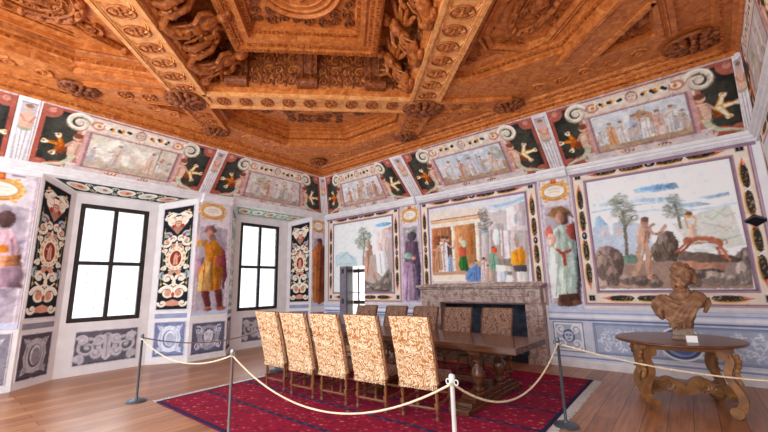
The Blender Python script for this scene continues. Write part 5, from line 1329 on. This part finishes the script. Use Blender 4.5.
# arms from the crossings to the wall
for p, q, w in ((uv(-2.86, 7.9), (1.62, -4.48), .5), (uv(2.97, 7.9), (4.45, -1.6), .5), (uv(-2.86, 7.9), (1.62, -6.75), .42), (uv(2.97, 7.9), (6.75, -1.5), .42)):
    L = (V((*p, 0))-V((*q, 0))).length; beam(p, q, w, 'ceil', [L*.4, L*.62])
p, q = uv(5.86, 10.05), uv(5.86, 11.9); beam(p, q, .5, 'ceil', [], 'rib', scales=False)
p, q = (9.14, -1.95), (9.08, -3.2); beam(p, q, .2, 'ceil', [], 'rib', scales=False)
def rosette(name, o, r, squash=1., a=0., flower=True):
    o = V((*o, ZB-.05)); b = MB(); R0 = Matrix.Rotation(a, 3, 'Z')
    for ring, (k, n, pr) in enumerate(((.72, 12, .3), (.42, 8, .24))):
        for i in range(n):
            q = 2*PI*i/n; d = R0 @ V((math.cos(q), squash*math.sin(q), 0)); b.ell(o+d*r*k+DN*(.01+.03*ring), (r*pr, r*pr*.55, .05), Matrix.Rotation(a+math.atan2(squash*math.sin(q), math.cos(q)), 3, 'Z'), 8, 5)
    b.ell(o+DN*.05, (r*.2, r*.2, .07), None, 8, 6); b.tube([o+R0 @ V((r*.98*math.cos(i*PI/12), r*.98*squash*math.sin(i*PI/12), 0)) for i in range(24)], .03, 6, True)
    return b.build(name, M['ceil_deep'], CEIL, smooth=60)
rosette('rosette', (2.5, -5.48), .36, .85, -PI/4); rosette('rosette', (5.45, -2.42), .38, .8, PI/4)
for o in ((1.62, -6.77), (1.64, -4.52), (4.42, -1.58), (6.72, -1.46)): rosette('rosette', o, .27, .8, PI/2 if o[0] < 2 else 0)
rosette('rosette', (9.4, -1.55), .34, .8); rosette('rosette', (1.7, -1.75), .2)
b = MB()      # running leaf carving on the band beside the walls
r = random.Random(5)
for i in range(17):
    y = -2.3-.38*i
    if min(abs(y+6.77), abs(y+4.52)) > .4: scroll(b, V((1.72, y, ZB)), X, Y, DN, .13, 1.4, 0, 1 if i % 2 else -1, .16)
for i in range(20):
    x = 2.3+.36*i
    if min(abs(x-4.42), abs(x-6.72), abs(x-9.4)) > .4: scroll(b, V((x, -1.68, ZB)), X, Y, DN, .13, 1.4, 0, 1 if i % 2 else -1, .16)
b.build('carved_relief', M['ceil'], CEIL, smooth=60)
# ---------------------------------------------------------------- carpet
CX0, CX1, CY0, CY1 = 2.72, 7.5, -5.62, -.92
cv = CV(CX1-CX0, CY1-CY0, '8c1034', .014)
r = random.Random(3); cv.mottle(.12, .5, 2)
for j in range(int(cv.h/.1)):
    for i in range(int(cv.w/.13)):
        x = .1+.13*i+(.065 if j % 2 else 0)+.03*r.random(); y = .1+.1*j+.02*r.random(); c = ('2c2a4c', 'b88088', '4c0c24', '3a3560', 'c8a090', '5a0a24', 'a03a40')[(i*2+j*3+r.randrange(2)) % 7]
        s = .013+.01*r.random(); cv.poly(c, [(x-s*1.5, y), (x, y-s), (x+s*1.5, y), (x, y+s)], .85)
        if r.random() < .4: cv.ell('c86a50', x+.05, y+.03, .012, .012)
for k in range(7):
    y = .68*k+.0; cv.rect('26264a', .0, y, cv.w, y+.055)
    if k:
        for i in range(int(cv.w/.2)): cv.rect('8a8a9c', .2*i+.05, y+.018, .2*i+.12, y+.036, .6)
cv.rect('20264c', 0, 0, .05, cv.h); cv.rect('20264c', cv.w-.05, 0, cv.w, cv.h); cv.mottle(.1, .04, 8)
RUG = tag(empty('carpet', ((CX0+CX1)/2, (CY0+CY1)/2, 0)), 'large crimson patterned carpet with navy stripes under the long table', 'carpet')
cv.build('carpet_pile', flat((-cv.w/2, -cv.h/2, .014), (cv.w, 0, 0), (0, cv.h, 0)), RUG, M['rug'], (0, 0, -.013))
b = MB()
for sx in (-1, 1):
    for i in range(230):
        y = -cv.h/2+cv.h*i/229; L = .09+.04*r.random(); b.box((sx*(cv.w/2+L/2), y+.01*r.random(), .005), (L, .011, .006), (r.random()-.5)*.5)
tag(b.build('fringe', M['fringe'], RUG), 'pale wool fringe', kind='stuff')

# ---------------------------------------------------------------- chairs
def turned(h, r=.021):
    p = [(r*1.15, 0), (r*1.15, .03)]
    z = .03
    for a, k in ((.05, .6), (.08, 1.05), (.11, .7), (.16, 1.1), (.2, .7), (.26, 1.15), (.3, .75), (.34, 1.2), (.37, 1.2)): p.append((r*k, a*h/.42))
    return p+[(r*1.2, h*.93), (r*1.2, h)]
def make_chair(name, w, top, fab, front):
    R_ = empty(name); hs = .43; x = w/2-.03
    for sx in (-1, 1):
        b = MB(); b.lathe(turned(hs), (sx*x, -.2, 0), 10); b.box((sx*x, -.2, .17), (.048, .048, .06)); b.box((sx*x, -.2, .4), (.045, .045, .08)); b.build('leg', M['chairwood'], R_, smooth=30)
        b = MB(); b.lathe(turned(hs), (sx*x, .2, 0), 10); b.box((sx*x, .2, .17), (.048, .048, .06)); b.box((sx*x, .2, .4), (.045, .045, .08)); b.build('leg', M['chairwood'], R_, smooth=30)
        b = MB(); b.tube([(sx*x, -.2, .17), (sx*x, -.1, .17), (sx*x, 0, .17), (sx*x, .1, .17), (sx*x, .2, .17)], [.014, .019, .013, .019, .014], 8); b.build('stretcher', M['chairwood'], R_, smooth=40)
    for y, z in ((-.2, .13), (.2, .22)):
        b = MB(); b.tube([(-x, y, z), (-x*.5, y, z), (0, y, z), (x*.5, y, z), (x, y, z)], [.014, .02, .013, .02, .014], 8); b.build('stretcher', M['chairwood'], R_, smooth=40)
    b = MB(); b.hexa([(-w/2+.01, -.2, .41), (w/2-.01, -.2, .41), (w/2, .24, .41), (-w/2, .24, .41)], [(-w/2+.01, -.2, .5), (w/2-.01, -.2, .5), (w/2, .24, .49), (-w/2, .24, .49)]); s = b.build('seat', front, R_, bevel=.02)
    b = MB()
    for i in range(24): b.box((-w/2+w*(i+.5)/24, .245, .385), (w/30, .006, .05))
    b.build('seat_fringe', fab, s)
    # leaning upholstered back, slightly bowed, with rounded lower edge
    n = 9; H = top-.40; b = MB(); F = []; Bk = []
    for i in range(n):
        t = i/(n-1); z = .40+H*t; y = -.205-.215*t+.012*math.sin(PI*t); ww = w/2-.004+.006*t; F.append((y+.03, z, ww)); Bk.append((y-.032, z, ww))
    vs = []
    for (y, z, ww), (y2, z2, _) in zip(F, Bk):
        for k in range(7):
            u = -1+k/3; dz = -.02*(1-abs(u))*1 if z < .41 else (.006*(1-u*u) if z > top-.01 else 0); vs.append((ww*u, y2-.012*(1-u*u), z+dz))
    m = len(vs); 
    for (y, z, ww), _ in zip(F, Bk):
        for k in range(7): u = -1+k/3; vs.append((ww*u, y+.008*(1-u*u), z))
    fs = [(i*7+k, (i+1)*7+k, (i+1)*7+k+1, i*7+k+1) for i in range(n-1) for k in range(6)]; fb = [tuple(m+j for j in reversed(f)) for f in fs]
    b.add(vs, fs+fb); e = [(i*7, (i+1)*7, m+(i+1)*7, m+i*7) for i in range(n-1)]+[(i*7+6, m+i*7+6, m+(i+1)*7+6, (i+1)*7+6) for i in range(n-1)]
    e += [(k, k+1, m+k+1, m+k) for k in range(6)]+[((n-1)*7+k, m+(n-1)*7+k, m+(n-1)*7+k+1, (n-1)*7+k+1) for k in range(6)]
    b.f += e; bk = b.build('backrest', fab, R_, smooth=50)
    b = MB()
    for sx in (-1, 1): b.tube([(sx*(ww+.006), y+.004, z) for (y, z, ww) in F], .011, 6)
    b.tube([(-F[-1][2], F[-1][0]-.03, top+.004), (F[-1][2], F[-1][0]-.03, top+.004)], .009, 6)
    b.build('piping', M['chairwood'], bk)
    b = MB()
    for i in range(22): b.box((-w/2+w*(i+.5)/22, Bk[0][0]-.01, .372-.006*(i % 2)), (w/34, .008, .05))
    b.build('back_fringe', fab, bk)
    b = MB(); y0, z0 = F[1][0], F[1][1]; y1, z1 = F[-1][0], F[-1][1]
    b.hexa([(-w/2+.02, y0, z0), (w/2-.02, y0, z0), (w/2-.02, y0+.014, z0), (-w/2+.02, y0+.014, z0)], [(-w/2+.02, y1, z1-.01), (w/2-.02, y1, z1-.01), (w/2-.02, y1+.014, z1-.01), (-w/2+.02, y1+.014, z1-.01)]); b.build('back_pad', front, R_, bevel=.006)
    return R_
near = make_chair('upholstered_chair', .52, 1.2, M['brocade'], M['leather'])
NX = [(3.56, -4.0, .02), (4.265, -4.03, .05), (4.864, -3.96, .06), (5.5, -3.89, .06), (6.164, -3.78, .13)]
NL = ['pale gold brocade chair at the left end of the near row, by the rear stanchion', 'second gold brocade chair from the left end of the near row', 'middle gold brocade chair of the near row seen from behind', 'gold brocade chair fourth from the left in the near row', 'gold brocade chair at the right end of the near row, nearest the white stanchion']
for i, (x, y, a) in enumerate(NX):
    c = near if i == 0 else copy_tree(near); c.location = (x, y, .015); c.rotation_euler = (0, 0, a); tag(c, NL[i], 'chair', 'chairs along the near side of the table')
far = make_chair('leather_backed_chair', .53, 1.13, M['leather'], M['leather'])
FXs = [3.24, 4.02, 4.79, 5.52, 6.22]
FL = ['brown stamped-back chair at the left end of the far row, before the doorway', 'second brown chair from the left in the far row behind the table', 'middle brown chair of the far row, left of the fireplace opening', 'brown chair of the far row before the left half of the fireplace', 'brown chair at the right end of the far row before the fireplace']
for i, x in enumerate(FXs):
    c = far if i == 0 else copy_tree(far); c.location = (x, -1.98+(0, .03, 0, -.02, .05)[i], .015); c.rotation_euler = (0, 0, PI+(.05, -.03, .02, .04, -.03)[i]); tag(c, FL[i], 'chair', 'chairs along the far side of the table')

# ---------------------------------------------------------------- long table
T = tag(empty('refectory_table', (5.05, -2.62, .015), -.045), 'long dark walnut table with turned baluster legs on the carpet', 'table')
TZ = .775
b = MB(); b.box((.03, .0, TZ-.042), (4.18, 1.06, .085)); b.build('tabletop', M['walnut'], T, bevel=.008)
b = MB(); b.box((0, 0, TZ-.11), (3.7, .8, .055)); b.build('apron', M['walnut'], T, bevel=.006)
bal = [(.07, 0), (.085, .02), (.085, .05), (.05, .07), (.06, .09), (.085, .15), (.092, .2), (.08, .26), (.05, .31), (.042, .34), (.062, .36), (.062, .38), (.045, .4), (.06, .44), (.082, .47), (.082, .51)]
for tx in (-1.5, 0., 1.5):
    for ty in (-.33, .33):
        b = MB(); b.lathe(bal, (tx, ty-.05, .17), 18); b.box((tx, ty-.05, .655), (.17, .17, .05)); b.build('baluster', M['walnut'], T, smooth=35)
    b = MB(); b.box((tx, -.1, .03), (.28, 1.66, .06)); b.box((tx, -.1, .085), (.24, 1.4, .05)); b.box((tx, -.1, .14), (.2, 1.12, .06))
    b.build('foot', M['walnut'], T, bevel=.008)
    b = MB(); b.box((tx, 0, .66), (.16, .86, .05)); b.build('crosspiece', M['walnut'], T, bevel=.006)
b = MB(); b.box((0, 0, .2), (3.0, .1, .07)); b.build('stretcher', M['walnut'], T, bevel=.006)

# ---------------------------------------------------------------- fireplace
F = tag(empty('fireplace', (5.25, 0, 0)), 'veined mauve marble fireplace with dark opening behind the table', 'fireplace')
fl, fr = -1.50, 1.36; ol, orr, ot = FX0-5.25, FX1-5.25, FZ
def fb(b, x0, x1, y0, y1, z0, z1): return b.box(((x0+x1)/2, (y0+y1)/2, (z0+z1)/2), (x1-x0, y1-y0, z1-z0))
for x0, x1 in ((fl, ol), (orr, fr)):
    b = MB(); fb(b, x0+.02, x1, -.22, .0, 0, ot); fb(b, x0, x1+.0, -.25, 0, 0, .16); fb(b, x0+.1, x1-.1, -.245, -.2, .26, ot-.08); j = b.build('jamb', M['marble'], F, bevel=.012)
b = MB(); fb(b, fl+.02, fr-.02, -.22, 0, ot, 1.47); fb(b, ol-.08, orr+.08, -.25, -.2, ot, ot+.06); fb(b, fl+.25, fr-.25, -.245, -.2, 1.3, 1.42); fb(b, fl+.32, fr-.32, -.26, -.2, 1.34, 1.38); b.build('lintel', M['marble'], F, bevel=.012)
b = MB(); fb(b, fl-.02, fr+.02, -.29, 0, 1.47, 1.51); fb(b, fl-.06, fr+.06, -.34, 0, 1.51, 1.57); b.build('mantel_shelf', M['marble'], F, bevel=.012)
b = MB(); fb(b, fl+.02, fr-.02, -.05, -.007, 1.57, 1.6); b.build('shelf_upstand', M['marble'], F)
b = MB()
for p in (((ol, 0, 0), (ol, .6, 0), (ol, .6, ot), (ol, 0, ot)), ((orr, 0, 0), (orr, .6, 0), (orr, .6, ot), (orr, 0, ot)), ((ol, .6, 0), (orr, .6, 0), (orr, .6, ot), (ol, .6, ot)), ((ol, 0, ot), (orr, 0, ot), (orr, .6, ot), (ol, .6, ot)), ((ol, -.2, .012), (orr, -.2, .012), (orr, .6, .012), (ol, .6, .012))): b.add(p, [(0, 1, 2, 3)])
b.build('firebox', M['firebox'], F)

# ---------------------------------------------------------------- bust table
BT = tag(empty('scroll_leg_table', (8.68, -1.55, 0), .2), 'small oval-topped wooden table on four scrolled legs under the bust', 'table')
el = lambda rx, ry, z, n=40: [V((rx*math.cos(2*PI*i/n), ry*math.sin(2*PI*i/n), z)) for i in range(n)]
b = MB(); L = [el(.64, .60, .775), el(.69, .65, .785), el(.70, .66, .80), el(.70, .66, .812), el(.69, .65, .82)]
for p, q in zip(L[:-1], L[1:]): b.strip(p, q)
b.add(L[-1], [tuple(range(40))]); b.add(L[0], [tuple(reversed(range(40)))]); b.build('tabletop', M['topwood'], BT, smooth=30)
b = MB(); b.box((0, 0, .745), (.92, .80, .06)); b.build('apron', M['tablewood'], BT, bevel=.008)
def sweep(b, pts, wd, th, o, e, side):
    """a flat curved board: path pts (r, z) in the vertical plane of e, local widths wd, thickness th along side"""
    o, e, side = V(o), V(e), V(side); n = len(pts); lf = []; rt = []
    for i in range(n):
        a = V(pts[max(i-1, 0)]); c = V(pts[min(i+1, n-1)]); t = (c-a).normalized(); nn = V((-t.y, t.x)); p = V(pts[i])
        lf.append(p+nn*wd[i]/2); rt.append(p-nn*wd[i]/2)
    b.prism([(p.x, p.y) for p in lf+rt[::-1]], o-side*th/2, e, (0, 0, 1), side, th)
def smoothpath(P, k=5):
    P = [V(p) for p in P]; out = []
    for i in range(len(P)-1):
        p0, p1, p2, p3 = P[max(i-1, 0)], P[i], P[i+1], P[min(i+2, len(P)-1)]
        for j in range(k):
            t = j/k; out.append(tuple(.5*((2*p1)+(p2-p0)*t+(2*p0-5*p1+4*p2-p3)*t*t+(3*p1-p0-3*p2+p3)*t**3)))
    return out+[tuple(P[-1])]
for sx in (-1, 1):
    for sy in (-1, 1):
        e = V((sx*1., sy*.45, 0)).normalized(); sd = V((-e.y, e.x, 0)); o = (sx*.30, sy*.33, 0)
        P = smoothpath([(.03, .745), (.10, .69), (.12, .61), (.09, .52), (.09, .43), (.14, .33), (.18, .23), (.17, .14), (.12, .07)]); n = len(P)
        W = [.12-.035*math.sin(PI*i/n) for i in range(n)]
        b = MB(); sweep(b, P, [.85*k for k in W], .075, o, e, sd)
        b.tube([V(o)+e*.11+V((0, 0, .065))-sd*.055, V(o)+e*.11+V((0, 0, .065))+sd*.055], .064, 14); b.tube([V(o)+e*.11+V((0, 0, .065))-sd*.065, V(o)+e*.11+V((0, 0, .065))+sd*.065], .03, 10)
        b.tube([V(o)+e*.07+V((0, 0, .69))-sd*.06, V(o)+e*.07+V((0, 0, .69))+sd*.06], .055, 12)
        g = b.build('leg', M['tablewood'], BT, bevel=.008)
        b = MB(); q = [V(o)+e*(x+.075)+V((0, 0, z)) for x, z in P[4:24]]; b.tube(q, [.022]*len(q), 6)
        for k in range(5): b.ell(q[2+3*k], (.035, .03, .04), None, 6, 4)
        b.build('leg_carving', M['tablewood'], g, smooth=50)
for sx in (-1, 1):
    b = MB(); sweep(b, smoothpath([(-.30, .2), (-.16, .25), (0, .19), (.16, .25), (.3, .2)]), [.1]*21, .07, (sx*.40, 0, 0), (0, 1, 0), (1, 0, 0)); b.build('end_stretcher', M['tablewood'], BT, bevel=.006)
b = MB(); P = smoothpath([(-.42, .22), (-.3, .2), (-.18, .28), (-.06, .2), (0, .17), (.06, .2), (.18, .28), (.3, .2), (.42, .22)])
sweep(b, P, [.13+.03*math.sin(i*.5) for i in range(len(P))], .1, (0, 0, 0), (1, 0, 0), (0, 1, 0))
for s in (-1, 1): scroll(b, V((s*.2, -.045, .25)), X, UP, V((0, -1, 0)), .09, 1.5, 0, s, .25); scroll(b, V((s*.33, -.045, .22)), X, UP, V((0, -1, 0)), .07, 1.3, PI, -s, .25)
b.build('carved_stretcher', M['tablewood'], BT, smooth=40)

# ---------------------------------------------------------------- bust
BU = tag(empty('bust', (8.76, -1.58, .82)), 'brown terracotta bust of a bearded curly-haired man in a draped cloak', 'sculpture')
b = MB(); b.hexa([(-.135, -.11, 0), (.135, -.11, 0), (.135, .11, 0), (-.135, .11, 0)], [(-.12, -.1, .05), (.12, -.1, .05), (.12, .1, .05), (-.12, .1, .05)]); b.hexa([(-.11, -.09, .05), (.11, -.09, .05), (.11, .09, .05), (-.11, .09, .05)], [(-.1, -.08, .15), (.1, -.08, .15), (.1, .08, .15), (-.1, .08, .15)]); b.build('socle', M['socle'], BU, bevel=.008)
r = random.Random(12); b = MB()
for c, q in (((0, 0, .20), (.13, .1, .12)), ((-.01, 0, .32), (.175, .115, .15)), ((0, 0, .43), (.205, .125, .13)), ((-.17, .0, .46), (.085, .1, .11)), ((.2, .01, .5), (.105, .105, .11)), ((-.2, .0, .36), (.06, .085, .13)), ((.04, .0, .55), (.13, .1, .07)), ((.07, 0, .60), (.075, .08, .1))): b.ell(c, q, None, 20, 14)
for k in range(8):      # cloak folds running up to the right shoulder
    t = k/7; q = .006*(k % 2); b.tube([(-.13+.2*t, -.095-.03*math.sin(PI*t), .14+.03*t-.03*(k % 2)), (-.10+.2*t, -.135-q, .25), (-.03+.19*t, -.150-q, .36+.01*t), (.08+.15*t, -.135-q, .46+.01*t), (.17+.12*t, -.07, .56-.04*t), (.2+.1*t, .05, .585-.07*t)], [.012, .02, .023, .022, .02, .018], 8)
for k in range(5): b.tube([(-.2+.01*k, -.07, .53-.035*k), (-.14, -.118, .43-.04*k), (-.04, -.145, .37-.04*k), (.06, -.15, .38-.03*k)], [.014, .018, .016, .01], 8)
b.tube([(-.13, -.06, .555), (-.07, -.115, .50), (.02, -.135, .46), (.11, -.12, .50), (.18, -.05, .58), (.19, .03, .6)], .026, 8)
b.tube([(-.25, -.02, .5), (-.27, -.02, .4), (-.24, -.02, .28)], [.03, .035, .02], 8); b.tube([(.29, -.02, .53), (.3, -.02, .45), (.25, -.03, .34)], [.035, .035, .02], 8)
HR = Matrix.Rotation(math.radians(-42), 3, 'Z') @ Matrix.Rotation(math.radians(10), 3, 'X'); hc = V((.075, -.02, .80))
H = lambda x, y, z: hc+HR @ V((x, y, z))
b.ell(hc, (.1, .12, .135), HR, 24, 16); b.ell(H(0, -.055, -.05), (.068, .06, .08), HR, 16, 12)
b.tube([H(0, -.112, .025), H(0, -.135, -.015), H(0, -.142, -.032), H(0, -.115, -.04)], [.013, .015, .019, .014], 8)
for s in (-1, 1):
    b.ell(H(s*.04, -.098, .03), (.032, .018, .012), HR); b.ell(H(s*.038, -.095, .008), (.017, .012, .011), HR); b.ell(H(s*.048, -.085, -.03), (.025, .025, .025), HR); b.ell(H(s*.094, .0, -.005), (.016, .024, .036), HR)
b.ell(H(0, -.105, -.062), (.03, .018, .008), HR); b.ell(H(0, -.103, -.074), (.026, .018, .008), HR)
for k in range(70):     # beard
    a = -PI/2+(r.random()-.5)*2.6; z = -.06-.16*r.random(); q = .11-.3*abs(z+.1); p = H(q*math.cos(a)*.9, q*math.sin(a)*1.1-.015, z); b.ell(p, (.02, .02, .026), None, 8, 6)
for k in range(105):    # curls
    z = -.09+.23*r.random(); a = r.random()*2*PI; f = -PI/2; d = abs((a-f+PI) % (2*PI)-PI)
    if d < 1.15 and z < .09: continue
    q = math.sqrt(max(0, 1-(z/.132)**2)) if z > -.05 else .93; p = H(.118*q*math.cos(a), .018+.136*q*math.sin(a), z*1.2); b.ell(p, (.027+.014*r.random(),)*3, None, 8, 6)
bu = b.build('bust_body', M['bust'], BU)
mod = bu.modifiers.new('remesh', 'REMESH'); mod.mode = 'VOXEL'; mod.voxel_size = .0048; mod.use_smooth_shade = True
mod = bu.modifiers.new('smooth', 'SMOOTH'); mod.iterations = 1; mod.factor = .2
# card
b = MB(); b.prism([(-.04, 0), (0, .075), (.04, 0), (.035, 0), (0, .068), (-.035, 0)], (-.055, 0, 0), (0, 1, 0), (0, 0, 1), (1, 0, 0), .11)
c = b.build('place_card', M['card']); c.location = (8.84, -1.86, .821); c.rotation_euler = (0, 0, .05); tag(c, 'small white folded card standing on the table before the bust', 'card')

# ---------------------------------------------------------------- barrier
def stanchion(loc, mat, label, first=[]):
    if not first:
        R_ = empty('stanchion'); b = MB(); b.lathe([(.135, 0), (.135, .012), (.12, .025), (.08, .036), (.03, .045), (.028, .06)], n=28); b.build('base', M[mat], R_, smooth=35)
        b = MB(); b.lathe([(.0165, .045), (.0165, .90), (.02, .905), (.02, .915)], n=16); b.build('pole', M[mat], R_, smooth=35)
        b = MB(); b.lathe([(.02, .9), (.023, .91), (.023, .935), (.019, .947), (.008, .952)], n=16); b.build('cap', M[mat], R_, smooth=35)
        for s in (-1, 1):
            b = MB(); b.tube([(s*(.034+.015*math.cos(i*PI/6)), 0, .895+.018*math.sin(i*PI/6)) for i in range(12)], .005, 6, True); b.build('hook', M[mat], R_, smooth=60)
        first.append(R_)
    else: R_ = copy_tree(first[0])
    R_.location = loc
    for ch in R_.children:
        if len(first) and R_ is not first[0]:
            ch.material_slots[0].link = 'OBJECT'; ch.material_slots[0].material = M[mat]
    return tag(R_, label, 'stanchion', 'barrier posts')
PA, PB, PC, PD, PE = (2.42, -5.78, 0), (4.97, -5.74, 0), (7.48, -5.43, 0), (7.63, -3.2, 0), (2.46, -3.43, .014)
stanchion(PA, 'shadesteel', 'dark barrier post at the left corner of the carpet'); stanchion(PB, 'steel', 'steel barrier post in front of the carpet, left of the near chairs'); stanchion(PC, 'litsteel', 'bright steel barrier post nearest the viewer in front of the table end')
stanchion(PD, 'shadesteel', 'grey barrier post right of the carpet fringe, before the fireplace'); stanchion(PE, 'shadesteel', 'barrier post hidden behind the leftmost near chair')
def rope(P, Q, sag, mat, label, r=.0085):
    P, Q = V(P), V(Q); n = 40; o = (P+Q)/2; b = MB()
    b.tube([P.lerp(Q, i/n)-V((0, 0, 4*sag*(i/n)*(1-i/n)))-o for i in range(n+1)], r, 8)
    for e in (P, Q): b.ell(e-o+V((0, 0, -.005)), (.02, .02, .022), None, 10, 6)
    k = b.build('barrier_rope', M[mat], None, smooth=60); k.location = o; return tag(k, label, 'rope', 'barrier ropes')
up = lambda p, z=.885: (p[0], p[1], z)
rope(up(PA), up(PB), .2, 'rope', 'cream rope hanging between the two left front posts')
rope(up(PB), up(PC), .37, 'rope', 'cream rope sagging in front of the near row of chairs')
rope(up(PC), up(PD), .33, 'rope', 'cream rope looping before the end of the table')
rope(up(PD), (9.84, -2.55, .62), .10, 'rope', 'cream rope stretched before the bust table')
rope(up(PA, .9), up(PE, .9), .2, 'brownrope', 'brown rope running back from the dark left post', .009)
# ---------------------------------------------------------------- daylight and camera
w = bpy.data.worlds.new('daylight'); scene.world = w; w.use_nodes = True
bg = w.node_tree.nodes['Background']; bg.inputs[0].default_value = (.9, .955, 1., 1); bg.inputs[1].default_value = 1.0
def area(name, loc, size, rot, e=0, col=(1, 1, 1), portal=False):
    l = bpy.data.lights.new(name, 'AREA'); l.shape = 'RECTANGLE'; l.size, l.size_y = size; l.energy = e; l.color = col
    if portal: l.cycles.is_portal = True
    o = bpy.data.objects.new(name, l); COL.objects.link(o); o.location = loc; o.rotation_euler = rot; return o
for i, n in enumerate(NICHE):
    a, c, z0, z1 = n['w']; area('window_daylight', (XN-.22, (a+c)/2, (z0+z1)/2), (z1-z0, c-a), (0, -PI/2, 0), 0, portal=True)
    area('window_daylight', (XN-.6, (a+c)/2, (z0+z1)/2), (z1-z0+.6, c-a+.6), (0, -PI/2, 0), WIN, (.93, .97, 1))
area('rear_fill_portal', (4.9, YB-.02, 2.4), (10.2, 4.9), (PI/2, 0, 0), 0, portal=True)  # portal for added sky fill where the rear wall is left out
area('side_room_daylight', (1.9, 2.62, 1.3), (3.0, 2.4), (-PI/2, 0, 0), 60)
cam = bpy.data.cameras.new('camera'); co = bpy.data.objects.new('camera', cam); COL.objects.link(co); scene.camera = co
cam.sensor_width = 36; cam.sensor_fit = 'HORIZONTAL'; cam.lens = 367.4573/768*36; cam.clip_start = .02
Rr, Uu, Ff = V((.77364842, .63323252, -.02201593)), V((.13328328, -.12867244, .98268966)), V((-.6194382, .76319066, .18394653))
m = Matrix((Rr, Uu, -Ff)).transposed().to_4x4(); m.translation = (8.9122, -7.9361, 1.6); co.matrix_world = m
vs_ = scene.view_settings; scene.display_settings.display_device = 'sRGB'; vs_.view_transform = 'Standard'; vs_.look = 'None'; vs_.gamma = 1; vs_.use_curve_mapping = False; vs_.exposure = EXPO
c = scene.cycles; c.use_denoising = True; c.max_bounces = 8; c.diffuse_bounces = 5; c.glossy_bounces = 3; c.transparent_max_bounces = 8; c.sample_clamp_indirect = 8
